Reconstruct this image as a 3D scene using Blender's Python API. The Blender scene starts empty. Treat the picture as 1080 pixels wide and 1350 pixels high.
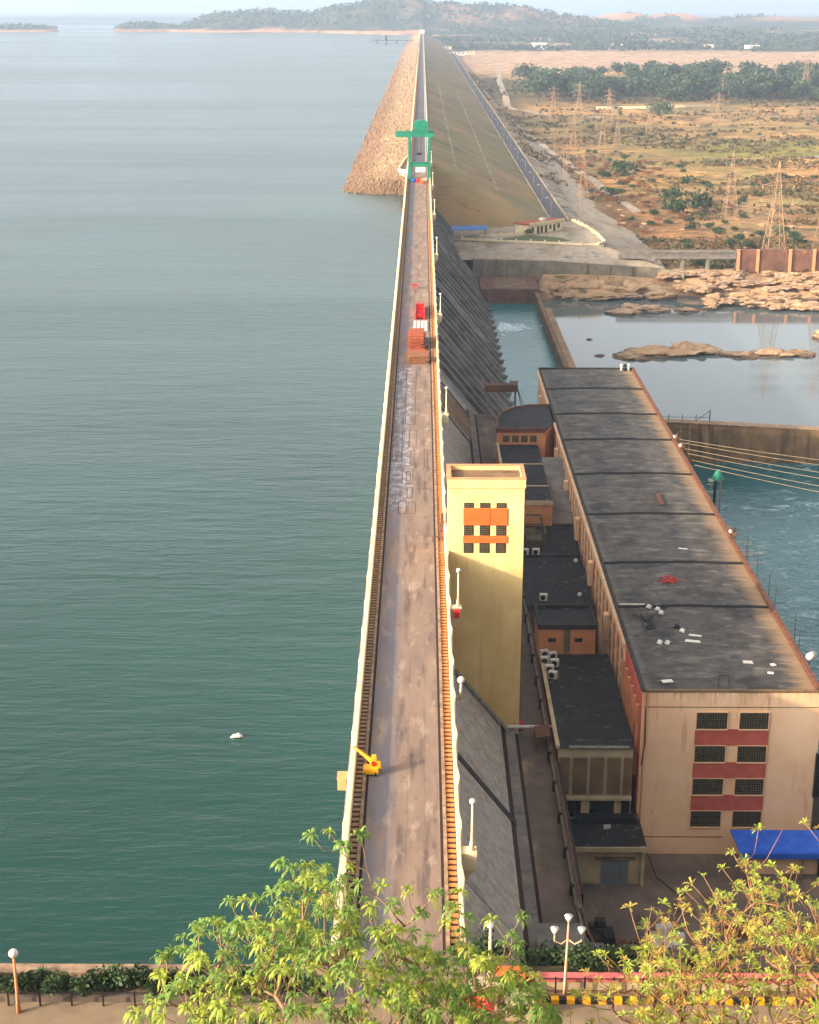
import bpy, bmesh, math, random
from mathutils import Vector, noise, Matrix
R = random.Random(11)
D = bpy.data
SC = bpy.context.scene
COL = SC.collection
rad = math.radians

# ------------------------------------------------------------------ helpers
def lin(v):
    v /= 255.0
    return v / 12.92 if v <= 0.04045 else ((v + 0.055) / 1.055) ** 2.4
def C(r, g, b, k=1.0):
    return (lin(r) * k, lin(g) * k, lin(b) * k, 1.0)

class MB:
    """collects shapes in world coordinates; build() links them as one mesh object"""
    def __init__(s):
        s.v = []; s.f = []
    def add(s, vs, fs):
        o = len(s.v); s.v += [tuple(p) for p in vs]; s.f += [tuple(i + o for i in f) for f in fs]; return s
    def box(s, x0, x1, y0, y1, z0, z1):
        return s.add([(x0,y0,z0),(x1,y0,z0),(x1,y1,z0),(x0,y1,z0),(x0,y0,z1),(x1,y0,z1),(x1,y1,z1),(x0,y1,z1)],
                     [(0,3,2,1),(4,5,6,7),(0,1,5,4),(1,2,6,5),(2,3,7,6),(3,0,4,7)])
    def tube(s, p, q, r, n=6, r2=None):
        p = Vector(p); q = Vector(q); d = (q - p)
        if d.length < 1e-6: return s
        d.normalize(); r2 = r if r2 is None else r2
        a = d.cross(Vector((0,0,1)) if abs(d.z) < .9 else Vector((1,0,0))).normalized(); b = d.cross(a)
        vs = []
        for c, rr in ((p, r), (q, r2)):
            for k in range(n):
                t = 2 * math.pi * k / n
                vs.append(c + a * (rr * math.cos(t)) + b * (rr * math.sin(t)))
        fs = [(k, (k+1) % n, n + (k+1) % n, n + k) for k in range(n)] + [tuple(range(n))[::-1], tuple(range(n, 2*n))]
        return s.add(vs, fs)
    def path(s, pts, rs, n=6):
        """a connected tapering tube through points"""
        pts = [Vector(p) for p in pts]; vs = []; m = len(pts)
        for i, p in enumerate(pts):
            d = (pts[min(i+1, m-1)] - pts[max(i-1, 0)])
            if d.length < 1e-6: d = Vector((0,0,1))
            d.normalize()
            a = d.cross(Vector((.13,.21,.97)) if abs(d.z) < .93 else Vector((1,0.1,0))).normalized(); b = d.cross(a)
            for k in range(n):
                t = 2 * math.pi * k / n
                vs.append(p + a * (rs[i] * math.cos(t)) + b * (rs[i] * math.sin(t)))
        fs = []
        for i in range(m - 1):
            for k in range(n):
                fs.append((i*n + k, i*n + (k+1) % n, (i+1)*n + (k+1) % n, (i+1)*n + k))
        fs += [tuple(range(n))[::-1], tuple(range((m-1)*n, m*n))]
        return s.add(vs, fs)
    def prism_y(s, prof, y0, y1):
        """closed profile of (x, z) run from y0 to y1"""
        n = len(prof)
        vs = [(x, y0, z) for x, z in prof] + [(x, y1, z) for x, z in prof]
        return s.add(vs, [(k, (k+1) % n, n + (k+1) % n, n + k) for k in range(n)] + [tuple(range(n))[::-1], tuple(range(n, 2*n))])
    def prism_z(s, poly, z0, z1):
        n = len(poly)
        vs = [(x, y, z0) for x, y in poly] + [(x, y, z1) for x, y in poly]
        return s.add(vs, [(k, (k+1) % n, n + (k+1) % n, n + k) for k in range(n)] + [tuple(range(n))[::-1], tuple(range(n, 2*n))])
    def ball(s, c, r, nu=12, nv=8, sz=1.0):
        vs = [(c[0], c[1], c[2] - r*sz)]; fs = []
        for j in range(1, nv):
            t = math.pi * j / nv
            for k in range(nu):
                p = 2 * math.pi * k / nu
                vs.append((c[0] + r*math.sin(t)*math.cos(p), c[1] + r*math.sin(t)*math.sin(p), c[2] - r*sz*math.cos(t)))
        vs.append((c[0], c[1], c[2] + r*sz)); e = len(vs) - 1
        for k in range(nu):
            fs.append((0, 1 + (k+1) % nu, 1 + k)); fs.append((e, e - nu + k, e - nu + (k+1) % nu))
        for j in range(nv - 2):
            for k in range(nu):
                a = 1 + j*nu; b = a + nu
                fs.append((a + k, a + (k+1) % nu, b + (k+1) % nu, b + k))
        return s.add(vs, fs)
    def wall_line(s, pts, w, z0, z1, zs=None):
        """low wall along ground points"""
        for i in range(len(pts) - 1):
            a = Vector((pts[i][0], pts[i][1], 0)); b = Vector((pts[i+1][0], pts[i+1][1], 0)); d = (b - a).normalized(); n = Vector((-d.y, d.x, 0)) * (w / 2)
            s.prism_z([(a - n)[:2], (b - n)[:2], (b + n)[:2], (a + n)[:2]], z0, z1)
        return s
    def build(s, name, mat, parent=None, smooth=False):
        o0 = Vector(parent.location) if parent is not None else Vector((0,0,0))
        if parent is not None and parent.parent is not None: o0 = o0 + Vector(parent.parent.location)
        me = D.meshes.new(name)
        me.from_pydata([(v[0]-o0.x, v[1]-o0.y, v[2]-o0.z) for v in s.v], [], s.f)
        me.update()
        if mat: me.materials.append(mat)
        if smooth: me.polygons.foreach_set('use_smooth', [True] * len(me.polygons))
        o = D.objects.new(name, me); COL.objects.link(o)
        if parent is not None: o.parent = parent
        return o
def tag(o, label, cat, group=None, kind=None):
    o['label'] = label; o['category'] = cat
    if group: o['group'] = group
    if kind: o['kind'] = kind
    return o
def struct(o):
    o['kind'] = 'structure'; return o
def thing(name, loc, label, cat, group=None):
    o = D.objects.new(name, None); COL.objects.link(o); o.location = loc
    o.empty_display_size = .5
    return tag(o, label, cat, group)
def dup(root, loc, rz=0.0, sc=None, label=None):
    """a thing with its parts and sub-parts"""
    c = root.copy(); COL.objects.link(c); c.location = loc; c.rotation_euler = (0, 0, rz)
    if sc is not None: c.scale = sc if not isinstance(sc, (int, float)) else (sc, sc, sc)
    if label: c['label'] = label
    for ch in list(root.children):
        d = ch.copy(); COL.objects.link(d); d.parent = c
        for g in list(ch.children):
            e = g.copy(); COL.objects.link(e); e.parent = d
    return c

# ------------------------------------------------------------------ materials
def nd(nt, t, **kw):
    n = nt.nodes.new(t)
    for k, v in kw.items(): setattr(n, k, v)
    return n
def coords(nt, stretch=(1,1,1)):
    g = nd(nt, 'ShaderNodeNewGeometry'); m = nd(nt, 'ShaderNodeMapping'); m.inputs['Scale'].default_value = stretch
    nt.links.new(g.outputs['Position'], m.inputs['Vector']); return m.outputs['Vector']
def nz(nt, scale, detail=5, stretch=(1,1,1), rough=.55, dist=0.0):
    n = nd(nt, 'ShaderNodeTexNoise'); n.inputs['Scale'].default_value = scale; n.inputs['Detail'].default_value = detail
    n.inputs['Roughness'].default_value = rough; n.inputs['Distortion'].default_value = dist
    nt.links.new(coords(nt, stretch), n.inputs['Vector']); return n.outputs['Fac']
def rng(nt, sock, lo, hi, a=0.0, b=1.0):
    n = nd(nt, 'ShaderNodeMapRange'); n.inputs['From Min'].default_value = lo; n.inputs['From Max'].default_value = hi
    n.inputs['To Min'].default_value = a; n.inputs['To Max'].default_value = b
    nt.links.new(sock, n.inputs['Value']); return n.outputs['Result']
def mixc(nt, fac, a, b):
    n = nd(nt, 'ShaderNodeMix', data_type='RGBA')
    if isinstance(fac, (int, float)): n.inputs[0].default_value = fac
    else: nt.links.new(fac, n.inputs[0])
    for i, s in ((6, a), (7, b)):
        if isinstance(s, tuple): n.inputs[i].default_value = s
        else: nt.links.new(s, n.inputs[i])
    return n.outputs[2]
def mul(nt, a, b, op='MULTIPLY'):
    n = nd(nt, 'ShaderNodeMath', operation=op)
    for i, s in ((0, a), (1, b)):
        if isinstance(s, (int, float)): n.inputs[i].default_value = s
        else: nt.links.new(s, n.inputs[i])
    return n.outputs[0]
def sep(nt, axis):
    g = nd(nt, 'ShaderNodeNewGeometry'); s = nd(nt, 'ShaderNodeSeparateXYZ'); nt.links.new(g.outputs['Position'], s.inputs[0]); return s.outputs[axis]
def M(name, base, var=None, vs=1.0, rough=.85, spots=(), stretch=(1,1,1), bump=0.0, bs=None, bst=(1,1,1), metal=0.0, spec=.3, obj_var=0.0, bdist=.05):
    m = D.materials.new(name); m.use_nodes = True; nt = m.node_tree; b = nt.nodes['Principled BSDF']
    col = base
    if var is not None: col = mixc(nt, rng(nt, nz(nt, vs, 7, stretch), .33, .67), base, var)
    for sp in spots:      # (colour, scale, lo, hi, stretch, amount)
        c, sc, lo, hi = sp[:4]; st = sp[4] if len(sp) > 4 else (1,1,1); am = sp[5] if len(sp) > 5 else 1.0
        col = mixc(nt, rng(nt, nz(nt, sc, 7, st, .62), lo, hi, 0, am), col, c)
    if obj_var:
        oi = nd(nt, 'ShaderNodeObjectInfo'); h = nd(nt, 'ShaderNodeHueSaturation')
        nt.links.new(rng(nt, oi.outputs['Random'], 0, 1, 1 - obj_var, 1 + obj_var), h.inputs['Value'])
        nt.links.new(rng(nt, oi.outputs['Random'], 0, 1, .5 - obj_var*.06, .5 + obj_var*.06), h.inputs['Hue'])
        if isinstance(col, tuple): h.inputs['Color'].default_value = col
        else: nt.links.new(col, h.inputs['Color'])
        col = h.outputs['Color']
    if isinstance(col, tuple): b.inputs['Base Color'].default_value = col
    else: nt.links.new(col, b.inputs['Base Color'])
    b.inputs['Roughness'].default_value = rough; b.inputs['Metallic'].default_value = metal
    b.inputs['Specular IOR Level'].default_value = spec
    if bump:
        bp = nd(nt, 'ShaderNodeBump'); bp.inputs['Strength'].default_value = bump; bp.inputs['Distance'].default_value = bdist
        nt.links.new(nz(nt, bs or vs*4, 6, bst), bp.inputs['Height']); nt.links.new(bp.outputs['Normal'], b.inputs['Normal'])
    return m
def leafmat(name, c1, c2, sc=1.0, trans=.35, obj_var=0.0):
    m = M(name, c1, c2, sc, .6, obj_var=obj_var); nt = m.node_tree; b = nt.nodes['Principled BSDF']
    t = nd(nt, 'ShaderNodeBsdfTranslucent'); mx = nd(nt, 'ShaderNodeMixShader'); mx.inputs[0].default_value = trans
    src = b.inputs['Base Color'].links[0].from_socket; nt.links.new(src, t.inputs['Color'])
    out = nt.nodes['Material Output']
    nt.links.new(b.outputs[0], mx.inputs[1]); nt.links.new(t.outputs[0], mx.inputs[2]); nt.links.new(mx.outputs[0], out.inputs['Surface'])
    return m
def water(name, deep, shoal, rough, waves, streak=False, sstr=(1,1,1)):
    """waves: list of (scale, stretch, strength, distance)"""
    m = D.materials.new(name); m.use_nodes = True; nt = m.node_tree; b = nt.nodes['Principled BSDF']
    nt.links.new(mixc(nt, rng(nt, nz(nt, .012, 4, sstr), .35, .65), deep, shoal), b.inputs['Base Color'])
    b.inputs['IOR'].default_value = 1.33; b.inputs['Roughness'].default_value = rough
    cur = None
    big = rng(nt, nz(nt, .006, 5, (.25, 1, 1), .6, .6), .40, .64, .5, 1.0) if streak else None
    for sc, st, s_, dist in waves:
        bp = nd(nt, 'ShaderNodeBump'); bp.inputs['Distance'].default_value = dist
        if big is not None: nt.links.new(mul(nt, big, s_), bp.inputs['Strength'])
        else: bp.inputs['Strength'].default_value = s_
        nt.links.new(nz(nt, sc, 4, st, .55, .3), bp.inputs['Height'])
        if cur is not None: nt.links.new(cur, bp.inputs['Normal'])
        cur = bp.outputs['Normal']
    if cur is not None: nt.links.new(cur, b.inputs['Normal'])
    if streak:
        r2 = rng(nt, nz(nt, .004, 6, (.16, 1, 1), .65, .4), .38, .64, rough*.75, rough*1.7)
        nt.links.new(r2, b.inputs['Roughness'])
    return m
# ------------------------------------------------------------------ camera, sun, sky, haze
CAMH = 60.0
cam_d = D.cameras.new('camera'); cam = D.objects.new('camera', cam_d); COL.objects.link(cam); SC.camera = cam
cam.location = (0, 0, CAMH); cam.rotation_euler = (rad(90 - 18.1), 0, rad(0.455))
cam_d.sensor_fit = 'VERTICAL'; cam_d.sensor_height = 24.0; cam_d.lens = 2035 / 1350 * 24.0
cam_d.clip_start = .5; cam_d.clip_end = 60000
SUN_EL = rad(19.5); SUN_DIR = Vector((-.90, -.44, 0)).normalized()
to_sun = Vector((SUN_DIR.x * math.cos(SUN_EL), SUN_DIR.y * math.cos(SUN_EL), math.sin(SUN_EL)))
sl = D.lights.new('sun', 'SUN'); sl.energy = 2.05; sl.angle = rad(1.0); sl.color = (1.0, .79, .53)
so = D.objects.new('sun', sl); COL.objects.link(so); so.rotation_euler = to_sun.to_track_quat('Z', 'Y').to_euler(); so.location = (-50, -30, 150)
w = D.worlds.new('World'); SC.world = w; w.use_nodes = True; nt = w.node_tree
sky = nd(nt, 'ShaderNodeTexSky'); sky.sky_type = 'NISHITA'; sky.sun_disc = False
sky.sun_elevation = SUN_EL; sky.sun_rotation = math.atan2(to_sun.x, to_sun.y)
sky.air_density = 0.6; sky.dust_density = 5.0; sky.ozone_density = 0.5; sky.altitude = 200
hs = nd(nt, 'ShaderNodeHueSaturation'); hs.inputs['Saturation'].default_value = .1      # dusty, greyed air
nt.links.new(sky.outputs[0], hs.inputs['Color']); nt.links.new(hs.outputs['Color'], nt.nodes['Background'].inputs['Color']); nt.nodes['Background'].inputs['Strength'].default_value = .15
SC.view_settings.view_transform = 'Standard'; SC.view_settings.look = 'None'; SC.view_settings.exposure = 1.7; SC.view_settings.gamma = 1
hz = D.materials.new('haze_air'); hz.use_nodes = True; nt = hz.node_tree
for n in list(nt.nodes):
    if n.type == 'BSDF_PRINCIPLED': nt.nodes.remove(n)
pv = nd(nt, 'ShaderNodeVolumePrincipled'); pv.inputs['Color'].default_value = (.58, .72, .90, 1); pv.inputs['Density'].default_value = 1.15e-4
pv.inputs['Anisotropy'].default_value = .2
nt.links.new(pv.outputs[0], nt.nodes['Material Output'].inputs['Volume'])
hb = MB().box(-16000, 16000, -1500, 24000, -62, 160).build('haze', hz); hb['kind'] = 'stuff'
# ------------------------------------------------------------------ material table
K = {}
K['conc'] = M('weathered_concrete', C(136,126,116), C(104,98,93), .5, .9, spots=[(C(60,56,52), .25, .55, .75, (1,1,.25), .7), (C(168,160,146), 1.3, .6, .75, (1,1,.2), .5)], bump=.35, bs=2.5)
K['face'] = M('dam_face_concrete', C(166,154,140), C(138,128,118), .9, .92, spots=[(C(92,84,76), .22, .54, .74, (1,1.6,.35), .6), (C(190,178,162), 2.2, .56, .68, (.8,1,.8), .6), (C(84,78,72), 1.6, .6, .7, (1,1,1), .6)], bump=.7, bs=1.8, bdist=.15)
K['spill'] = M('spillway_concrete', C(136,128,122), C(98,93,90), .3, .85, spots=[(C(48,46,47), .3, .5, .68, (.18,1.6,.18), .8), (C(176,170,162), .5, .57, .66, (.1,2.2,.1), .8), (C(92,80,62), .12, .55, .7, (1,1,1), .5)], bump=.4, bs=1.2, bdist=.1)
K['darkconc'] = M('dark_stained_concrete', C(62,57,52), C(40,37,35), .8, .9, bump=.3, bs=3)
K['cream'] = M('cream_limewash', C(226,206,168), C(208,186,144), .8, .8, spots=[(C(150,128,96), .6, .62, .78, (1,1,.4), .5)], bump=.12, bs=4)
K['slab_o'] = M('ochre_paving_slab', C(206,136,74), C(176,112,62), 1.5, .85, spots=[(C(190,84,52), .4, .58, .72, (1,1,1), .5)], bump=.2, bs=5)
K['slab_b'] = M('brown_paving_slab', C(176,142,104), C(142,110,84), 1.5, .85, bump=.2, bs=5)
K['kerb'] = M('grimy_kerb', C(168,138,108), C(120,92,74), 1.2, .9)
K['gap'] = M('dark_joint', C(62,40,30), C(40,28,24), 2, .95)
K['yellow'] = M('yellow_limewash', C(236,204,138), C(226,190,122), .35, .75, spots=[(C(178,146,96), .9, .52, .7, (1.8,1.8,.07), .38), (C(140,116,84), 1.6, .64, .74, (1,1,.4), .4), (C(214,174,116), .18, .5, .6, (1,1,1), .35), (C(246,226,170), .25, .55, .7, (1,1,.5), .5)], bump=.05, bs=3)
K['orange'] = M('orange_panel', C(228,104,36), C(214,92,34), .8, .7)
K['peach'] = M('peach_wall', C(244,201,160), C(234,186,144), .3, .85, spots=[(C(196,120,92), .45, .58, .72, (1.6,1,.22), .6), (C(120,84,64), .9, .66, .74, (1.2,1,.3), .6), (C(250,214,180), .2, .55, .7, (1,1,1), .5)], bump=.1, bs=2)
K['peach2'] = M('orange_peach_wall', C(216,148,100), C(196,128,88), .5, .85, spots=[(C(120,84,64), .9, .66, .78, (1,1,.3), .5)], bump=.1, bs=2)
K['red'] = M('dull_red_panel', C(194,96,80), C(176,82,68), .8, .8)
K['cement'] = M('cream_cement', C(200,178,142), C(172,148,116), .5, .85, spots=[(C(110,92,74), .6, .6, .76, (1,1,.3), .6)], bump=.1, bs=3)
K['lattice'] = M('grey_brown_lattice', C(100,88,62), C(78,68,48), 2, .85)
K['glass'] = M('dark_glass', C(40,40,38), C(26,27,28), 1, .25, spec=.5)
K['frame'] = M('peach_frame', C(224,180,138), None, 1, .8)
K['rustmetal'] = M('rusty_steel', C(122,76,52), C(86,54,42), 1.5, .75, bump=.1, bs=6)
K['steel'] = M('galvanised_steel', C(150,146,138), C(118,114,108), 2, .5, metal=.4)
K['pylon'] = M('pylon_steel', C(158,124,94), None, 1, .6, metal=.1)
K['black'] = M('black_iron', C(34,32,32), None, 1, .6)
K['white'] = M('white_paint', C(220,212,198), C(196,186,170), 1.5, .6)
K['globe'] = M('opal_globe', C(222,212,196), None, 1, .25, spec=.5)
K['green'] = M('green_paint', C(24,120,88), C(18,98,76), .6, .5, spots=[(C(60,74,56), .7, .62, .75, (1,1,1), .5)])
K['blue'] = M('blue_tin', C(44,116,186), C(36,98,164), .8, .5)
K['tarp'] = M('royal_blue_sheet', C(48,104,206), C(36,84,184), .9, .5, bump=.4, bs=1.6, bst=(2,.6,1), bdist=.08)
K['cyellow'] = M('machine_yellow', C(240,176,20), C(222,150,18), 1.5, .5)
K['sand_box'] = M('tan_box', C(214,160,104), C(196,142,92), 1.5, .8)
K['bred'] = M('bright_red_paint', C(214,36,30), C(188,30,28), 2, .55)
K['timber'] = M('timber', C(150,98,62), C(110,72,48), 2.0, .8, stretch=(.6,4,4), bump=.2, bs=6)
K['timber_r'] = M('red_brown_timber', C(176,84,46), C(128,62,38), 2.0, .8, bump=.2, bs=6)
K['tar'] = M('tarred_roof', C(88,82,76), C(62,58,55), .5, .92, spots=[(C(128,120,108), .4, .52, .68, (.6,1.5,1), .6), (C(40,38,38), .14, .52, .64, (1,1,1), .7), (C(150,142,130), 1.6, .6, .72, (.35,1.6,1), .7), (C(34,32,32), 2.2, .62, .7, (.6,1.2,1), .6)], bump=.25, bs=2.5)
K['tar2'] = M('dark_tar_roof', C(50,48,49), C(37,36,38), .5, .9, spots=[(C(150,146,142), 1.1, .62, .7, (.7,1.6,1), .7), (C(70,66,62), .3, .56, .72, (1,1,1), .5)], bump=.2, bs=3)
K['ashstain'] = M('brown_bench_road', C(124,106,92), C(96,84,76), .25, .92, spots=[(C(168,140,108), .12, .56, .68, (2,.7,1), .7), (C(56,50,46), .4, .58, .75, (1.5,.6,1), .6)], bump=.15, bs=3)
K['wallbrown'] = M('brown_stained_wall', C(134,104,72), C(104,80,58), .3, .9, spots=[(C(66,52,40), .45, .52, .7, (1,1,.12), .75), (C(176,144,104), .6, .62, .74, (1,1,.1), .5)], bump=.3, bs=1.5)
K['wallgrey'] = M('grey_stained_wall', C(138,126,104), C(110,102,86), .3, .9, spots=[(C(78,70,58), .4, .52, .7, (1,1,.1), .75), (C(170,156,128), .5, .62, .74, (1,1,.1), .5)], bump=.3, bs=1.5)
K['wallred'] = M('red_brown_wall', C(124,86,68), C(98,68,54), .3, .9, spots=[(C(70,46,38), .5, .5, .7, (1,1,.15), .7), (C(196,130,88), .2, .6, .7, (1,1,1), .6)], bump=.3, bs=1.5)
K['rock'] = M('bank_rock', C(186,152,114), C(146,116,86), .22, .9, spots=[(C(84,66,54), .5, .58, .72, (1,1,2), .75), (C(204,168,128), .4, .6, .75, (1,1,1), .6)], bump=.8, bs=.9, bdist=.4)
K['rockp'] = M('pink_grey_rock', C(182,150,120), C(146,120,98), .2, .9, spots=[(C(78,62,54), .4, .58, .72, (1,1,2), .75)], bump=.8, bs=.8, bdist=.4)
K['riprap'] = RIP = M('ochre_riprap', C(180,150,112), C(132,104,76), .5, .95, spots=[(C(84,62,46), 1.3, .52, .6, (1,1,1), .8), (C(212,176,126), .05, .52, .66, (1,.4,1), .6), (C(124,90,64), .03, .5, .64, (1,.25,1), .5)], bump=1.0, bs=.9, bdist=.8)
K['pitch'] = M('stone_pitching', C(176,158,136), C(148,132,112), .5, .92, spots=[(C(92,80,66), .22, .58, .66, (1,1,1), .8), (C(120,100,74), .06, .52, .64, (1,.5,1), .7)], bump=.6, bs=1.6, bdist=.2)
K['gslope'] = M('dry_grass_slope', C(142,122,82), C(120,106,70), .05, .95, spots=[(C(176,128,80), .03, .5, .68, (1,.5,1), .65), (C(102,106,58), .06, .52, .7, (1,1,1), .6), (C(66,58,44), .3, .58, .72, (1,1,1), .5), (C(76,66,56), .02, .54, .66, (1,1,1), .5)], bump=.9, bs=.6, bdist=.5)
K['lawn'] = M('lawn', C(92,96,52), C(74,84,44), .5, .95, bump=.6, bs=3)
K['asph'] = M('old_asphalt', C(92,84,82), C(76,70,70), .3, .9, bump=.2, bs=3)
K['bark'] = M('pale_bark', C(178,142,106), C(140,108,80), 3, .85, bump=.3, bs=12)
K['bark_o'] = M('orange_bark', C(184,136,98), C(146,104,74), 3, .85, bump=.3, bs=12)
K['bark_d'] = M('dark_bark', C(96,80,64), C(70,58,48), 2, .9)
K['leaf_y'] = leafmat('yellow_green_leaf', C(194,198,86), C(154,172,66), 1.6, .4)
K['leaf_g'] = leafmat('fresh_green_leaf', C(150,174,84), C(112,144,64), 1.6, .4)
K['leaf_o'] = leafmat('olive_orange_leaf', C(202,188,86), C(192,146,80), .9, .4)
K['leaf_d'] = leafmat('dark_leaf', C(68,86,44), C(46,64,34), .8, .25, .25)
K['leaf_f'] = leafmat('far_leaf', C(72,84,56), C(52,66,44), .12, .2, .25)
K['leaf_r'] = leafmat('rust_shrub', C(146,88,56), C(112,74,48), .3, .2, .25)
K['pink'] = M('pink_coping', C(206,104,98), C(186,88,84), 1.5, .8)
K['roadsand'] = M('sandy_road', C(142,120,94), C(118,98,76), .5, .95, bump=.2, bs=3)
K['stonewall'] = M('rubble_stone', C(176,150,124), C(136,112,92), 1.2, .9, spots=[(C(80,64,52), 2.2, .56, .66, (1,1,1), .8)], bump=.6, bs=3)
K['foam'] = M('white_foam', C(226,236,238), C(180,206,212), 1.0, .7)
# deck: lengthwise streaks, chalky patches on the water side, tar lines
def deck_mat():
    m = M('worn_deck', C(142,118,100), C(120,99,86), .3, .9, stretch=(1.6,.3,1),
          spots=[(C(88,74,68), .5, .52, .64, (1.8,.16,1), .75), (C(170,148,128), .5, .55, .68, (1.4,.4,1), .7), (C(92,74,66), 1.2, .6, .7, (1,.6,1), .6), (C(82,64,58), .22, .63, .67, (2.0,.35,1), .6)], bump=.15, bs=3)
    nt = m.node_tree; b = nt.nodes['Principled BSDF']; src = b.inputs['Base Color'].links[0].from_socket
    x = sep(nt, 0); y = sep(nt, 1)
    # worn asphalt on the left third, with the parapet's bluish shade painted in
    left = mul(nt, rng(nt, x, -1.7, -2.6), rng(nt, nz(nt, .35, 6, (1.5,.25,1), .65), .38, .55))
    col = mixc(nt, mul(nt, left, .7), src, C(112,108,114))
    # rectangular repair panels, only in the middle stretch
    br = nd(nt, 'ShaderNodeTexBrick'); br.inputs['Scale'].default_value = 1.0; br.inputs['Mortar Size'].default_value = .11
    br.inputs['Brick Width'].default_value = 1.45; br.inputs['Row Height'].default_value = 5.2; br.offset = .37; br.inputs['Mortar Smooth'].default_value = .4
    br.inputs['Color1'].default_value = (1,1,1,1); br.inputs['Color2'].default_value = (.6,.6,.6,1); br.inputs['Mortar'].default_value = (0,0,0,1)
    wob = nd(nt, 'ShaderNodeVectorMath', operation='MULTIPLY_ADD'); nn = nd(nt, 'ShaderNodeTexNoise'); nn.inputs['Scale'].default_value = .5
    nt.links.new(coords(nt), nn.inputs['Vector']); nt.links.new(nn.outputs['Color'], wob.inputs[0]); wob.inputs[1].default_value = (.5,.9,0); nt.links.new(coords(nt), wob.inputs[2])
    nt.links.new(wob.outputs[0], br.inputs['Vector'])
    zone = mul(nt, mul(nt, rng(nt, y, 183, 186), rng(nt, y, 268, 262)), rng(nt, x, .3, -.2))
    some = rng(nt, nz(nt, .22, 3, (1.2,.5,1)), .47, .50)
    col = mixc(nt, mul(nt, mul(nt, zone, some), .25), col, C(92,80,74))
    chalk = mul(nt, mul(nt, zone, rng(nt, nz(nt, .8, 8, (1.2,.6,1), .75), .46, .66)), rng(nt, x, -.8, -2.0))
    col = mixc(nt, mul(nt, chalk, .8), col, C(186,186,194))
    # lengthwise tar joints
    for xx in (-1.05, .35):
        d = nd(nt, 'ShaderNodeMath', operation='ABSOLUTE'); nt.links.new(mul(nt, mul(nt, x, mul(nt, nz(nt, .12, 2, (0,1,0)), .3), 'ADD'), xx + .15, 'SUBTRACT'), d.inputs[0])
        col = mixc(nt, mul(nt, rng(nt, d.outputs[0], .07, .03), mul(nt, rng(nt, nz(nt, .2, 3), .4, .6), .4)), col, C(92,76,68))
    nt.links.new(col, b.inputs['Base Color']); return m
K['deck'] = deck_mat()
K['crest'] = M('crest_asphalt', C(92,85,86), C(78,72,73), .1, .9, stretch=(1,.2,1))
K['resv'] = water('reservoir_water', C(19,56,47), C(25,66,56), .13, [(.8, (.5,1.7,1), .3, .4), (.22, (.45,1.7,1), .28, .9), (.05, (.4,1.4,1), .3, 1.6)], True)
K['basin'] = water('basin_water', C(26,108,112), C(58,136,138), .12, [(1.2, (1,1,1), .5, .25), (.3, (1,1.3,1), .4, .4)])
K['pool'] = water('pool_water', C(82,92,92), C(94,104,102), .05, [(.5, (.6,1.6,1), .05, .1)])
K['tail'] = water('tailrace_water', C(18,86,92), C(40,112,116), .14, [(1.0, (1,1,1), .55, .3), (.25, (1,1.4,1), .5, .5)])

# the lower stones of the upstream slope keep the brown of a higher lake level
_nt = K['riprap'].node_tree; _b = _nt.nodes['Principled BSDF']; _src = _b.inputs['Base Color'].links[0].from_socket
_z = mul(_nt, sep(_nt, 2), mul(_nt, nz(_nt, .08, 4, (1,.4,1)), 4.0), 'ADD')
_nt.links.new(mixc(_nt, rng(_nt, _z, -1.6, -3.6, 0, .75), _src, C(126,90,62)), _b.inputs['Base Color'])
# broken white water where the turbines let out
_nt = K['tail'].node_tree; _b = _nt.nodes['Principled BSDF']; _src = _b.inputs['Base Color'].links[0].from_socket
_f = mul(_nt, rng(_nt, nz(_nt, .28, 8, (.7,1.2,1), .72, 1.2), .54, .66), rng(_nt, nz(_nt, .03, 3), .42, .58))
_nt.links.new(mixc(_nt, mul(_nt, _f, .6), _src, C(190,214,214)), _b.inputs['Base Color'])

# rain stains run down from the coping of the power house
_nt = K['peach'].node_tree; _b = _nt.nodes['Principled BSDF']; _src = _b.inputs['Base Color'].links[0].from_socket
_m = mul(_nt, rng(_nt, mul(_nt, sep(_nt, 2), mul(_nt, nz(_nt, .7, 5, (1,1,.02), .7), 5.0), 'ADD'), -12.6, -9.9), rng(_nt, nz(_nt, 2.2, 5, (1,1,.12), .7), .42, .62))
_nt.links.new(mixc(_nt, mul(_nt, _m, .55), _src, C(122,86,60)), _b.inputs['Base Color'])
# stones stay dark where the water wets them
for _k in ('rock', 'rockp'):
    _nt = K[_k].node_tree; _b = _nt.nodes['Principled BSDF']; _src = _b.inputs['Base Color'].links[0].from_socket
    _z = mul(_nt, sep(_nt, 2), mul(_nt, nz(_nt, .6, 4), .8), 'SUBTRACT')
    _nt.links.new(mixc(_nt, rng(_nt, _z, -34.6, -35.0, 0, .8), _src, C(62,50,42)), _b.inputs['Base Color'])
K['drainstrip'] = M('broken_drain_strip', C(182,164,136), C(150,134,106), .5, .9, spots=[(C(134,118,76), .09, .46, .52, (1,1,1), 1.0)])
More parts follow.
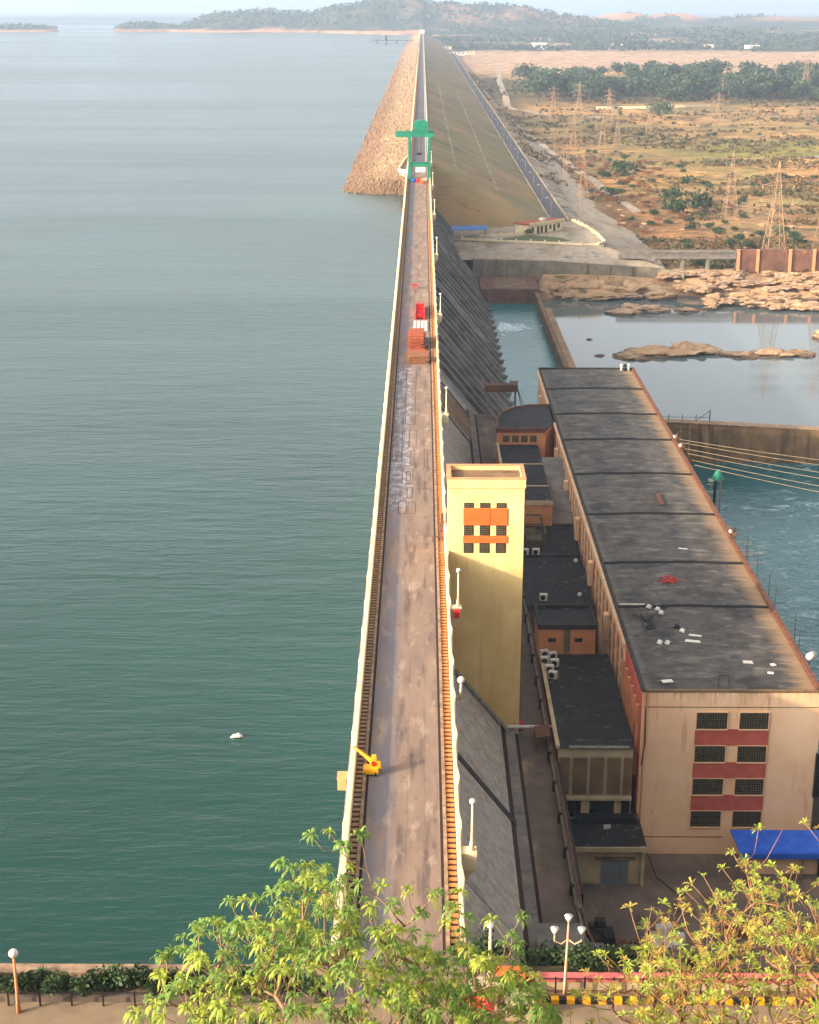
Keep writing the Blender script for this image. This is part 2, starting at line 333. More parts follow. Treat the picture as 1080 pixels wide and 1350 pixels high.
# ------------------------------------------------------------------ terrain
def sm(a, b, t):
    t = max(0.0, min(1.0, (t - a) / (b - a))); return t * t * (3 - 2 * t)
def fb(x, y, s, o=4):
    return noise.fractal(Vector((x / s, y / s, 3.7)), 1.0, 2.0, o)
def pw(t, pts):
    if t <= pts[0][0]: return pts[0][1]
    for (a, u), (b, v) in zip(pts, pts[1:]):
        if t <= b: return u + (v - u) * (t - a) / (b - a)
    return pts[-1][1]
def ZT(py, Y):        # height that stands py photo rows down at distance Y
    return 60 - Y * math.tan(rad(18.1) - math.atan((675 - py) / 2035))
def ridge(Y, depth, pts, rough): return (Y, depth, [((px - 556) / 2035 * Y * .952, ZT(py, Y)) for px, py in pts], rough)
RIDGES = [ridge(5300, 330, [(236,40),(252,27),(290,18),(340,15),(372,19),(410,20),(440,12),(500,2),(545,0),(575,4),(640,6),(690,10),(740,20),(790,28),(850,37),(900,40)], .10),
          ridge(6400, 360, [(690,36),(750,28),(785,22),(812,16),(836,15),(852,21),(874,16),(902,18),(925,25),(960,23),(990,20),(1030,22),(1080,25),(1300,19),(1700,24)], .12),
          ridge(4750, 170, [(540,46),(580,41),(620,38),(700,42),(770,39),(850,42),(960,39),(1080,41),(1400,38)], .25),
          ridge(4950, 90, [(-60,36),(10,35),(70,36),(84,42)], .15), ridge(5050, 90, [(140,41),(150,36),(185,32),(230,35),(246,41)], .15),
          ridge(9500, 700, [(-900,24),(-400,30),(-100,34),(100,33),(300,34),(420,38)], .2), ridge(9000, 700, [(1000,24),(1500,10),(2500,18)], .2)]
def upstream(x, y):   # 1 on the lake side
    return sm(-1, -5, x) if y < 3950 else sm(0, -60, x + (y - 3950) * .02)
def H(x, y):
    # abutment the photograph is taken from
    a = pw(y, [(-400, 40), (-60, 57), (2, 58.0), (14, 46), (30, 33), (45, 19.5), (60, 9), (74, -.3), (88, -.3)])
    a -= sm(45, 170, -x) * 22 * sm(100, 20, y) ; a = max(a, -.3) if y < 80 else a
    if y > 88:
        if x < 2: a = pw(y, [(88, -.3), (91, -9), (110, -26), (140, -30)])
        else: a = pw(y, [(88, -.3), (93, -5), (103, -15), (112, -22.3), (126, -22.6), (150, -24), (400, -24)]) - sm(15, 18, x) * pw(y, [(88, 0), (100, 2), (126, 11), (150, 10)])
    if y < 126: a += .5 * fb(x, y, 7, 3) * sm(2, 12, abs(y - 82)) * (1 if y < 74 or y > 94 else 0)
    if y < 150 and (y < 126 or x < 16 or x > 47): base_near = a
    # downstream plain
    if x > 4:
        p = -30 + 2.0 * fb(x, y, 160) + 1.2 * fb(x, y, 37) + sm(900, 2600, y) * 4
        pond = sm(1.5, .7, math.hypot((x - 282) / 46, (y - 1012) / 17)); p = p * (1 - pond) - 31.5 * pond
        if x < 95: p = max(p, -22.4 - sm(59.5, 82, x) * 8.5) if y > 600 else p
        if x < 22: p = min(p, -24)
        # river
        edge = 524 + 8 * fb(x, 0, 60) + sm(100, 140, x) * -10
        riv = sm(edge + 16, edge - 4, y) * sm(15.5, 17.5, x)
        p = p * (1 - riv) - 39 * riv
        if y < 560: p = min(p, -28.5 - sm(552, edge - 4, y) * 6) if x > 41 else min(p, -34.5)
        if y < 326 and x < 47.5: p = -33.8 if x > 16 else -24
        if y < 400: 
            far = sm(170, 260, x); p = p * (1 - far) + (-26 + 5 * fb(x, y, 40)) * far
        t = sm(118, 150, y); h = a * (1 - t) + p * t if y < 150 else p
    else:
        t = sm(110, 150, y); u = -30.0; h = a * (1 - t) + u * t if y < 150 else u
        if y > 585: h = -30
    # far lake shore, hills, horizon land
    shore = sm(4240, 4330, y - sm(-30, -480, x) * 560 - sm(-470, -720, x) * 5200) if x < 4 else 0
    if x < 4: h = h * (1 - shore) + (-5 + 2 * fb(x, y, 200)) * shore
    if y > 3000:
        g = 0
        for Y, dep, pts, rough in RIDGES:
            if pts[0][0] < x < pts[-1][0] and abs(y - Y) < dep * 2.6:
                t = pw(x, pts) + 12; e = min(1, (x - pts[0][0]) / 60, (pts[-1][0] - x) / 60)
                yy = y - Y - 60 * fb(x, 0, 300, 3)
                v = t * e * math.exp(-(yy / dep) ** 2) * (1 + rough * fb(x, y, 90, 5)) + 5 * rough * 10 * fb(x, y, 45, 3) * math.exp(-(yy / dep) ** 2) * .25
                g = max(g, v)
        if x > 4 or shore > 0: 
            base = h if x < 4 else h * (1 - sm(3600, 4600, y)) + -12 * sm(3600, 4600, y)
            h = base + g
        else: h = h + g * 1.0
        if g > 1.5 and x < 4: h = max(h, -12 + g)
    return h
def ZONE(x, y, z):
    """own colour of the ground, by where it is"""
    n1 = fb(x, y, 90, 5); n2 = fb(x + 900, y, 260, 4); n3 = fb(x, y + 400, 30, 4)
    soil = Vector(C(162, 130, 92)[:3]); dry = Vector(C(192, 146, 88)[:3]); olive = Vector(C(146, 132, 76)[:3]); rust = Vector(C(158, 106, 68)[:3])
    grn = Vector(C(130, 128, 64)[:3]); pinkish = Vector(C(190, 154, 126)[:3]); wood = Vector(C(44, 58, 44)[:3]); rock = Vector(C(176, 140, 108)[:3]); pale = Vector(C(176, 162, 144)[:3]); scrub = Vector(C(84, 72, 52)[:3]); gran = Vector(C(204, 146, 114)[:3])
    if y < 130: 
        c = scrub.lerp(Vector(C(70, 78, 44)[:3]), sm(-.2, .4, n3))
        if y > 95: c = c.lerp(Vector(C(96, 84, 72)[:3]), sm(100, 122, y))
        return c
    if y < 330 and x < 50: return Vector(C(86, 76, 68)[:3])
    if y < 3000 and x > 4:
        c = dry.lerp(olive, sm(-.15, .35, n1)).lerp(soil, sm(0, .5, n2))
        c = c.lerp(rust, sm(.0, .3, n3) * .6 * sm(1300, 700, y))
        c = c.lerp(soil, .45 * sm(800, 1150, y)).lerp(scrub, .3 * sm(900, 1200, y) * sm(-.1, .3, n1))
        c = c.lerp(rust, sm(150, 85, x) * sm(1000, 640, y) * .8)
        c = c.lerp(grn, sm(1.9, 1.0, math.hypot((x - 290) / 90, (y - 1045) / 40)) * .8)
        c = c.lerp(pale, sm(88, 62, x + 5 * n3) * sm(1500, 800, y))
        c = c.lerp(scrub, sm(105, 84, x) * sm(70, 90, x) * .7)
        c = c.lerp(rock, sm(585, 545, y))
        c = c.lerp(pinkish, sm(2150, 2300, y + 60 * n1))
        c = c.lerp(wood, sm(1500, 1640, y) * sm(2120, 1980, y) * .75)
        return c
    c = pinkish.lerp(wood, sm(3250, 3420, y + 100 * n1))
    if y > 3300:
        ht = z + 12
        bare = sm(-.35, .05, fb(x + 50, y, 200, 5)) * sm(14, 45, ht) * (sm(300, 800, x) if y > 5700 else .5 * sm(-100, 150, x))
        c = wood.lerp(Vector(C(112, 100, 74)[:3]), sm(-.1, .5, n1) * .6).lerp(gran, min(1, bare * 1.1))
        if x > 4: c = c.lerp(pinkish, sm(.15, .4, n2) * sm(16, 4, ht) * .7)
    if x < 4 and 4200 < y < 5600 and z < -3.5: c = gran
    return c
def grid_axis(a, b, s0, g, center):
    out = [center]; s = s0; t = center
    while t < b: t += s; out.append(t); s = max(s0, (t - center) * g)
    s = s0; t = center
    while t > a: t -= s; out.insert(0, t); s = max(s0, (center - t) * g)
    return out
def build_terrain():
    xs = grid_axis(-15500, 15500, 2.6, .028, 30); ys = []
    y = -400.0
    while y < 0: ys.append(y); y += 20
    while y < 160: ys.append(y); y += 2.6
    while y < 23500: ys.append(y); y += max(4.0, (y - 60) * .0135)
    nx = len(xs); V = []; Z = []
    for y in ys:
        for x in xs:
            h = H(x, y); V.append((x, y, h)); Z.append(ZONE(x, y, h))
    F = [(j*nx+i, j*nx+i+1, (j+1)*nx+i+1, (j+1)*nx+i) for j in range(len(ys)-1) for i in range(nx-1)]
    me = D.meshes.new('terrain'); me.from_pydata(V, [], F); me.update()
    at = me.color_attributes.new('zone', 'FLOAT_COLOR', 'POINT')
    at.data.foreach_set('color', [c for z in Z for c in (z[0], z[1], z[2], 1.0)])
    me.polygons.foreach_set('use_smooth', [True] * len(me.polygons))
    m = D.materials.new('ground'); m.use_nodes = True; nt = m.node_tree; b = nt.nodes['Principled BSDF']
    a = nd(nt, 'ShaderNodeAttribute', attribute_name='zone')
    def scaled(k):
        n = nd(nt, 'ShaderNodeMix', data_type='RGBA', blend_type='MULTIPLY'); n.inputs[0].default_value = 1; nt.links.new(a.outputs['Color'], n.inputs[6]); n.inputs[7].default_value = k; return n.outputs[2]
    col = mixc(nt, rng(nt, nz(nt, .05, 8, (1,1,1), .68), .4, .62), scaled((1.18,1.14,1.05,1)), scaled((.55,.56,.55,1)))
    col = mixc(nt, rng(nt, nz(nt, .33, 6, (1,1,1), .65), .54, .64, 0, .8), col, C(66,62,40))
    col = mixc(nt, rng(nt, nz(nt, .085, 7, (.7,1.3,1), .7), .55, .61, 0, .8), col, C(72,66,40))
    col = mixc(nt, rng(nt, nz(nt, .016, 6, (1,1.4,1), .6), .56, .68, 0, .5), col, C(122,100,66))
    col = mixc(nt, rng(nt, nz(nt, .12, 7, (1,1,1), .7), .63, .7, 0, .8), col, C(214,178,132))
    nt.links.new(col, b.inputs['Base Color']); b.inputs['Roughness'].default_value = .95; b.inputs['Specular IOR Level'].default_value = .1
    bp = nd(nt, 'ShaderNodeBump'); bp.inputs['Strength'].default_value = .8; bp.inputs['Distance'].default_value = 1.2
    nt.links.new(nz(nt, .12, 8, (1,1,1), .65), bp.inputs['Height']); nt.links.new(bp.outputs['Normal'], b.inputs['Normal'])
    me.materials.append(m); o = D.objects.new('terrain', me); COL.objects.link(o); struct(o)
build_terrain()
def sheet(name, poly, z, mat):
    o = MB().add([(x, y, z) for x, y in poly], [tuple(range(len(poly)))]).build(name, mat); return struct(o)
sheet('reservoir_water', [(-5.2, -1400), (-5.2, 6500), (-15500, 9500), (-15500, -1400)], -9, K['resv'])
sheet('basin_water', [(10, 318), (38.6, 318), (38.6, 517.5), (10, 517.5)], -35, K['basin'])
sheet('river_pool_water', [(38.6, 328), (420, 328), (420, 640), (38.6, 640)], -35.004, K['pool'])
sheet('tailrace_water', [(44, 90), (420, 90), (420, 328), (44, 328)], -35.002, K['tail'])
sheet('pond_water', [(200, 975), (360, 975), (360, 1050), (200, 1050)], -31.0, K['pool'])
# ------------------------------------------------------------------ the concrete dam
DY0, DY1 = 88.0, 640.0
FX = lambda s: 3.0 if s < 12.5 else 3.0 + .82 * (s - 12.5)
dam = thing('gravity_dam', (0, 88, 0), 'long grey concrete gravity dam with a sloping ribbed downstream face', 'dam')
mb = MB()
def prof(s): return [(-6.0, -36), (-6.0, -.05), (3.0, -.05), (3.0, -12.5), (FX(s), -s), (FX(s), -37)]
mb.prism_y(prof(23), DY0, 318); mb.prism_y(prof(36), 318, DY1); mb.build('body', K['face'], dam)
sp = MB(); sp.add([(FX(12.6)+.06, 318.2, -12.6), (FX(35.2)+.06, 318.2, -35.2), (FX(35.2)+.06, DY1, -35.2), (FX(12.6)+.06, DY1, -12.6)], [(0,1,2,3)])
sp.add([(3.06, 330, -1.4), (3.06, 330, -12.45), (3.06, DY1, -12.45), (3.06, DY1, -1.4)], [(0,1,2,3)])
sp.build('spillway_face', K['spill'], dam)
def slope_bar(mb, y0, y1, s0, s1, up, noselen=0.0):
    n = Vector((.773, 0, .634))     # outward normal of the sloping face
    a = Vector((FX(s0), 0, -s0)); b = Vector((FX(s1), 0, -s1))
    pts = [a - n*.3, b - n*.3]
    if noselen: pts += [b + Vector((noselen*.9, 0, .1)) - n*.2, b + Vector((noselen, 0, .9)) + n*up*.3]
    pts += [b + n*up + Vector((0,0,.6 if noselen else 0)), a + n*up]
    mb.prism_y([(p.x, p.z) for p in pts], y0, y1)
y = 326.0
while y < 612:
    m_ = MB(); slope_bar(m_, y, y + 1.5, 13.0, 34.6, .9, 1.8); m_.build('spillway_rib', K['spill'], dam); y += 9.6
def face_strip(mb, y0, y1, s0, s1, wid, lift, skew=0):
    """flat strip up the face, running from (y0) at the top to (y1) at the foot"""
    n = Vector((.773, 0, .634)) * lift
    a = Vector((FX(s0), y0, -s0)) + n; b = Vector((FX(s1), y1, -s1)) + n; d = Vector((0, wid, 0))
    lo = Vector((.773, 0, .634)) * (lift + .3)
    mb.add([a, b, b + d, a + d, a - lo, b - lo, b + d - lo, a + d - lo], [(0,1,2,3), (4,7,6,5), (0,4,5,1), (1,5,6,2), (2,6,7,3), (3,7,4,0)])
for yy, wd in ((143.2, 1.35), (166.0, .01), (246, .7), (289.5, 1.4), (311, 2.2)):
    if wd > .1:
        m_ = MB(); face_strip(m_, yy, yy - 1.0, 13.2, 22.3, wd, .1); m_.build('face_drain', K['darkconc'], dam)
for yy in range(96, 318, 24):
    if abs(yy - 144) > 4: m_ = MB(); face_strip(m_, yy, yy, 13.0, 22.6, .1, .02); m_.build('contraction_joint', K['darkconc'], dam)
# two edge pipes down the face beside the tower
m_ = MB()
for dy in (0, .5): m_.tube((FX(13.4)+.25, 164.6+dy, -13.2), (FX(22)+.25, 164.4+dy, -21.8), .14)
m_.build('drain_pipe', K['steel'], dam)
# brown recessed bay left of the spillway
m_ = MB(); face_strip(m_, 292.5, 292.5, 13.5, 22.7, 17, .05); m_.build('brown_bay', K['wallbrown'], dam)
# toe steps (two low kerbs with gutters)
m_ = MB(); m_.box(FX(22)-.9, FX(22)+.25, 112, 317, -22.4, -20.9); m_.build('toe_step', K['conc'], dam)
m_ = MB(); face_strip(m_, 112, 112, 20.3, 21.4, 205, .03); m_.build('toe_channel', K['gap'], dam)
m_ = MB(); m_.box(FX(22)+.3, FX(22)+.75, 112, 317, -22.4, -21.93); m_.build('toe_gutter', K['gap'], dam)
# deck
o = MB().box(-4.35, 1.95, 87.5, 640, -.04, .03).build('deck_road', K['deck']); struct(o)
rp = MB()
def frame_rect(x0, x1, y0, y1, t=.13):
    z = .036
    for a, b, c, d in ((x0, x1, y0, y0+t*2.2), (x0, x1, y1-t*2.2, y1), (x0, x0+t, y0+t*2.2, y1-t*2.2), (x1-t, x1, y0+t*2.2, y1-t*2.2)):
        yield [(a,c,z),(b,c,z),(b,d,z),(a,d,z)]
rp_i = 0
K['patch_line'] = M('tar_patch_line', C(70,56,50), C(104,88,78), .8, .9)
for x0, x1, y0, y1 in [(-2.5,-.9,226+k*6.3,231.6+k*6.3) for k in range(6)] + [(-2.6,-1.7,213,224.5),(-1.75,-.7,213.5,223),(-1.5,-.9,204,211.5),(.35,.9,203,212.5),(-2.6,-1.1,195.5,202.5),(-2.1,-1.4,196.8,201.2),(-2.0,-1.2,189.5,194),(.3,.7,188,196.5),(-2.9,-1.75,182.6,188),(-1.7,-.75,182.8,187.6),(-4.1,-2.6,236,262),(-4.1,-2.8,206,233)]:
    m_ = MB()
    for q in frame_rect(x0 + R.uniform(-.1,.1), x1 + R.uniform(-.1,.1), y0, y1, R.uniform(.08,.14)): m_.add(q, [(0,1,2,3)])
    rp.v, rp.f = m_.v, m_.f; o = rp.build('road_patch_edge', K['patch_line']); struct(o); rp = MB()
def parapet(nm, xa, xb, side, label, mt, y0, y1):
    """low wall with rounded coping that swells outward at each pier"""
    t = thing(nm, ((xa+xb)/2, y0, 0), label, 'parapet')
    mb = MB(); ys = []; y = y0
    while y < y1: ys.append(y); y += .9
    out = []
    for y in ys:
        ph = (y % 7.7) / 7.7; b = max(0, math.cos((ph - .5) * 2 * math.pi)) ** 1.5 * .17
        w = .0 + b
        xo = xb + w if side > 0 else xa - w
        out.append(xo)
    vs = []; fs = []
    for y, xo in zip(ys, out):
        xi = xa if side > 0 else xb
        vs += [(xi, y, 0), (xi, y, 1.08), (xi + side*.05, y, 1.16), (xo - side*.05, y, 1.16), (xo, y, 1.08), (xo, y, -.9)]
    for i in range(len(ys) - 1):
        for k in range(5): fs.append((i*6+k, i*6+k+1, (i+1)*6+k+1, (i+1)*6+k))
    fs += [tuple(range(6)), tuple(range((len(ys)-1)*6, len(ys)*6))]
    mb.add(vs, fs); mb.build('wall', mt, t)
    return t
pl = parapet('deck_parapet', -5.75, -5.35, -1, 'cream parapet wall along the lake edge of the dam', K['cream'], 88, 612)
pr = parapet('deck_parapet', 2.72, 3.02, 1, 'cream parapet wall along the downstream edge of the dam', K['cream'], 90, 640)
def footpath(x0, x1, kx, mt, label, pitch, kerbside, y1):
    t = thing('footpath', ((x0+x1)/2, 88, 0), label, 'footpath')
    a = MB(); b = MB(); y = 89.0
    b.box(x0, x1, 88.5, y1, -.03, .10); b.build('joint_bed', K['gap'], t)
    while y < y1:
        a.box(x0 + .03, x1 - .03, y, y + pitch * .56, .1, .16); y += pitch
    a.build('paving_slab', mt, t)
    k = MB(); k.box(min(kx, kx+kerbside), max(kx, kx+kerbside), 88.5, y1, -.03, .27); k.build('kerb', K['kerb'], t)
    g = MB(); gx = kx + kerbside if abs(kx+kerbside) < abs(kx) else kx
    s = 1 if gx < 0 else -1
    g.box(min(gx, gx+s*.22), max(gx, gx+s*.22), 88.5, y1, -.03, .036); g.build('gutter', K['gap'], t)
    return t
footpath(-5.34, -4.72, -4.71, K['slab_b'], 'narrow brown slabbed footpath beside the lake side parapet', .78, .26, 612)
footpath(2.02, 2.71, 1.74, K['slab_o'], 'ochre slabbed footpath beside the downstream parapet', .78, .27, 640)

# lamps outside the downstream parapet
def make_lamp(loc, label, hgt=5.0):
    t = thing('globe_lamp', loc, label, 'street lamp', 'globe lamps along the dam')
    b = MB(); b.add([(-.85,-.55,-.35),(.3,-.55,-.35),(.3,.55,-.35),(-.85,.55,-.35),(-.85,-.55,1.0),(.35,-.55,1.0),(.35,.55,1.0),(-.85,.55,1.0),(-.85,-.3,-1.5),(-.6,-.3,-1.5),(-.6,.3,-1.5),(-.85,.3,-1.5)],
        [(4,5,6,7),(0,1,5,4),(1,2,6,5),(2,3,7,6),(3,0,4,7),(0,8,9,1),(1,9,10,2),(2,10,11,3),(3,11,8,0),(8,11,10,9)])
    for v in range(len(b.v)): b.v[v] = tuple(Vector(b.v[v]) + Vector(loc))
    b.build('bracket', K['cream'], t)
    p = MB(); L = Vector(loc); p.path([L+Vector((0,0,.9)), L+Vector((0,0,1.6)), L+Vector((0,0,2.0)), L+Vector((0,0,hgt-.3))], [.2,.17,.1,.075], 8); p.build('post', K['cream'], t, True)
    g = MB(); g.ball((L.x, L.y, L.z+hgt), .24, 14, 10); g.build('globe', K['globe'], t, True); return t
lamp = make_lamp((3.85, 149.0, 0), 'white globe lamp on a bracket with a red box before the yellow tower')
for y, l in ((100.4, 'nearest white globe lamp on the dam, above the dark diagonal drain'), (229, 'white globe lamp just beyond the yellow tower'), (310, 'white globe lamp beside the stacked timber on the deck'),
             (390, 'white globe lamp halfway between the timber stacks and the green gantry'), (470, 'white globe lamp second before the green gantry crane'), (550, 'white globe lamp nearest before the green gantry crane'), (633, 'white globe lamp just behind the green gantry crane')):
    dup(lamp, (3.8, y, 0), label=l)
bx = MB(); bx.box(3.45, 4.0, 147.75, 148.35, .2, 1.05); tag(bx.build('meter_box', K['bred']), 'red box fixed on the lamp bracket before the tower', 'box')
sl_ = thing('globe_lamp', (3.65, 128, 0), 'short globe lamp on a stub post between the tower and the drain', 'street lamp')
MB().path([(3.2,128,.2),(3.65,128,.3),(3.65,128,1.9)], [.14,.14,.09], 8).build('post', K['cream'], sl_, True); MB().ball((3.65,128,2.2), .33, 14, 10).build('globe', K['globe'], sl_, True)
# knob lights on the parapet top
kn = []
for i, y in enumerate((186, 208, 252, 268, 287, 330, 350, 372, 418, 440, 500, 522)):
    m_ = MB(); m_.ball((0,0,.22), .2, 10, 8); m_.tube((0,0,-.02), (0,0,.1), .12, 8)
    if i == 0: kn0 = m_.build('knob_light', K['globe'], None, True); o = kn0
    else: o = kn0.copy(); COL.objects.link(o)
    o.location = (2.88, y, 1.16); tag(o, 'small round white knob light on the downstream parapet', 'light', 'knob lights on the parapet')

# little yellow crane with its bucket box over the lake
cr = thing('hoist_crane', (-4.1, 114.2, .03), 'small yellow hoist crane leaning its jib over the lake parapet', 'crane')
m_ = MB(); m_.box(-5.0, -3.2, 113.3, 115.0, .32, .75); m_.box(-4.9, -3.3, 113.4, 114.9, .75, .9); m_.build('base_frame', K['cyellow'], cr)
for wx in (-4.8, -3.5):
    for wy in (113.45, 114.75):
        MB().tube((wx-.1, wy, .3), (wx+.1, wy, .3), .27, 12).build('wheel', K['black'], cr)
m_ = MB(); m_.add([(-4.2,113.7,.9),(-3.3,113.7,.9),(-3.3,114.7,.9),(-4.2,114.7,.9),(-3.95,113.85,2.3),(-3.45,113.85,2.3),(-3.45,114.55,2.3),(-3.95,114.55,2.3)],[(0,3,2,1),(4,5,6,7),(0,1,5,4),(1,2,6,5),(2,3,7,6),(3,0,4,7)]); m_.build('mast', K['cyellow'], cr)
m_ = MB()
for dy in (-.22, .22):
    m_.tube((-3.7, 114.2+dy, 1.6), (-6.0, 115.6+dy*.4, 2.7), .09, 6); m_.tube((-3.7, 114.2+dy, 1.15), (-6.0, 115.6+dy*.4, 2.6), .07, 6)
for k in range(7):
    f = k/6.0; q = Vector((-3.7,114.2,1.6)).lerp(Vector((-6.0,115.6,2.7)), f); m_.tube(q+Vector((0,-.2*(1-f*.6),0)), q+Vector((0,.2*(1-f*.6),-.3*(1-f))), .05, 5)
m_.ball((-6.05,115.65,2.65), .2, 8, 6); m_.build('jib', K['cyellow'], cr)
m_ = MB(); m_.tube((-3.75,113.6,1.5),(-3.75,114.8,1.5), .28, 12); m_.build('winch_drum', K['bred'], cr)
m_ = MB(); m_.box(-3.35,-2.95,113.7,114.1,.9,1.7); m_.tube((-2.95,114.0,1.0),(-2.7,114.3,.4), .06); m_.build('motor', K['cyellow'], cr)
m_ = MB(); m_.tube((-6.05,115.6,2.6),(-6.55,113.3,.65), .025, 4); m_.tube((-6.05,115.6,2.6),(-6.15,112.5,.62), .025, 4); m_.build('cable', K['steel'], cr)
bk = MB(); bk.box(-6.75, -6.05, 112.4, 113.6, -.6, .4); bk.box(-6.8,-6.0,112.35,113.65,.38,.48); tag(bk.build('hoist_box', K['sand_box']), 'tan box hanging outside the lake parapet below the yellow jib', 'box')

cr.scale = (.7, .7, .7)
# timber stacks, red pipes, pallets on the deck
def planks(nm, x0, x1, y0, y1, rows, layers, mt, label, along='x', z0=.03, jit=.12):
    t = thing(nm, ((x0+x1)/2, (y0+y1)/2, z0), label, 'timber stack'); z = z0; th = .16
    for L in range(layers):
        m_ = MB()
        n = rows; wdt = (y1 - y0) / n
        for k in range(n):
            a = R.uniform(-jit, jit); yy = y0 + k*wdt
            sk = R.uniform(-.03,.03)
            if R.random() < .08 and L > layers - 3: continue
            m_.box(x0 + a*1.6, x1 + R.uniform(-jit, jit)*1.6, yy + .04, yy + wdt*R.uniform(.7,.92), z, z + th*R.uniform(.7,1.1))
        m_.build('plank_layer', mt, t); z += th
        if L < layers - 1:
            m_ = MB(); 
            for xx in (x0+.4, x1-.5): m_.box(xx, xx+.14, y0, y1, z, z+.1)
            m_.build('spacer', K['darkconc'], t); z += .1
    return t
planks('timber_stack', -2.5, 1.2, 267.5, 272.0, 9, 6, K['timber'], 'brown timber stack on the deck, nearest of the heaps')
planks('timber_stack', -2.2, .3, 279, 289, 12, 9, K['timber_r'], 'tall red brown timber stack behind the brown one', jit=.3)
planks('timber_stack', -2.3, .9, 273.3, 277.5, 8, 3, K['timber_r'], 'low orange timber heap between the two taller stacks', jit=.4)
planks('pallet', .55, 1.6, 280, 287, 8, 4, K['conc'], 'grey pallet pile right of the red brown timber', jit=.1)
t = thing('block_pallet', (-.3, 301, .03), 'pale grid of blocks laid on the deck before the red pipes', 'block pile')
for i in range(4):
    for j in range(5): MB().box(-1.6+i*.72, -1.6+i*.72+.55, 297.5+j*1.8, 297.5+j*1.8+1.25, .03, .35).build('block', K['white'], t)
t = thing('red_drum_rack', (-.4, 316, .03), 'bright red painted steel frames stacked on the deck', 'steel frame')
for i in range(4):
    MB().tube((-1.1, 309.5+i*3.6, .6), (.4, 309.8+i*3.6, .6), .55, 12).build('drum', K['bred'], t)
m_ = MB(); m_.box(-1.3,-1.1,308.6,322,.03,1.3); m_.box(.4,.6,308.6,322,.03,1.3); m_.build('side_frame', K['bred'], t)
t = thing('barrier_trestle', (-1.5, 345, .03), 'small red trestle barrier standing alone on the deck', 'barrier')
MB().box(-2.2,-.8,344.6,345.4,.7,1.0).build('rail', K['bred'], t)
for xx in (-2.0,-1.0):
    m_ = MB(); m_.tube((xx,343.6,.03),(xx,345,.9),.07); m_.tube((xx,346.4,.03),(xx,345,.9),.07); m_.build('leg', K['bred'], t)
m_ = MB()
for q in range(4): m_.tube((2.1+q*.18,172.6,.3),(2.5+q*.06,177.8,1.7), .05, 5)
for q in range(5): m_.tube((2.1+q*.09,173+q*1.1,.4+q*.28),(2.66+q*.02,173+q*1.1,.4+q*.28), .05, 5)
tag(m_.build('iron_ladder', K['rustmetal']), 'rusty iron ladder leaning on the downstream parapet by the tower', 'ladder')
t = thing('iron_barrier', (1.9, 172, .03), 'rusty pipe barrier at the kerb beside the leaning ladder', 'barrier')
MB().tube((1.3,171.8,.75),(2.5,172.2,.75),.07).build('rail', K['rustmetal'], t)
for xx in (1.4, 2.4): MB().tube((xx,172,.03),(xx,172,.75),.06).build('leg', K['rustmetal'], t)
tag(MB().box(2.42,2.68,163.2,164.4,.36,1.1).build('fire_box', K['orange']), 'orange box on the footpath against the downstream parapet', 'box')
# ------------------------------------------------------------------ green gantry crane on the deck
g = thing('gantry_crane', (-.9, 576, .03), 'tall green portal gantry crane straddling the dam road', 'crane')
gx = (-4.5, 2.55); gy = (571.5, 580.5)
for x in gx:
    for y in gy:
        MB().box(x-.5, x+.5, y-.55, y+.55, .9, 15.6).build('leg', K['green'], g)
        m_ = MB(); m_.box(x-.55, x+.55, y-1.2, y+1.2, .05, 1.0)
        m_.build('wheel_bogie', K['green'], g)
for x in gx:
    m_ = MB(); m_.box(x-.45, x+.45, gy[0]+.55, gy[1]-.55, 1.3, 2.1); m_.box(x-.4, x+.4, gy[0]+.55, gy[1]-.55, 7.8, 8.5)
    m_.tube((x, gy[0]+.4, 8.2), (x, gy[1]-.4, 15.3), .22); m_.tube((x, gy[1]-.4, 8.2), (x, gy[0]+.4, 15.3), .22); m_.build('side_brace', K['green'], g)
m_ = MB(); m_.box(-4.0, 2.05, gy[0]-.35, gy[0]+.35, 5.1, 5.9); m_.box(-4.0, 2.05, gy[1]-.35, gy[1]+.35, 5.1, 5.9); m_.build('cross_tie', K['green'], g)
for y in gy: MB().box(-9.6, 4.2, y-.6, y+.6, 15.6, 17.0).build('main_girder', K['green'], g)
m_ = MB(); m_.box(-9.6, -8.8, gy[0]+.6, gy[1]-.6, 15.7, 16.6)
for k in range(6): m_.tube((-9.2+k*2.4, gy[0]+.6, 16.2), (-8.0+k*2.4, gy[1]-.6, 16.2), .15)
m_.build('girder_brace', K['green'], g)
m_ = MB(); m_.box(-3.2, 2.4, 572.5, 579.5, 17.0, 18.3); m_.build('trolley_deck', K['green'], g)
m_ = MB(); m_.prism_y([(-3.0,18.3),(2.2,18.3),(2.2,20.1),(1.4,21.0),(-.4,21.4),(-2.2,21.0),(-3.0,20.1)], 573.2, 578.8); m_.build('winch_house', K['green'], g)
m_ = MB()
for k in range(14):
    a = -9.5 + k*.98; m_.tube((a,571,17.0),(a,571,18.1),.06,4)
m_.tube((-9.5,571,18.1),(4.1,571,18.1),.06,4); m_.tube((-9.5,571,17.6),(4.1,571,17.6),.05,4); m_.build('handrail', K['green'], g)
m_ = MB()
for x in (-1.7, -.3): m_.tube((x,576,17.0),(x,576,9.6),.06,4)
m_.box(-2.0,0,575.6,576.4,8.9,9.6); m_.build('hook_block', K['black'], g)
MB().box(-2.3, 1.2, gy[0]-.42, gy[0]-.36, 3.2, 4.9).build('sign_board', K['white'], g)
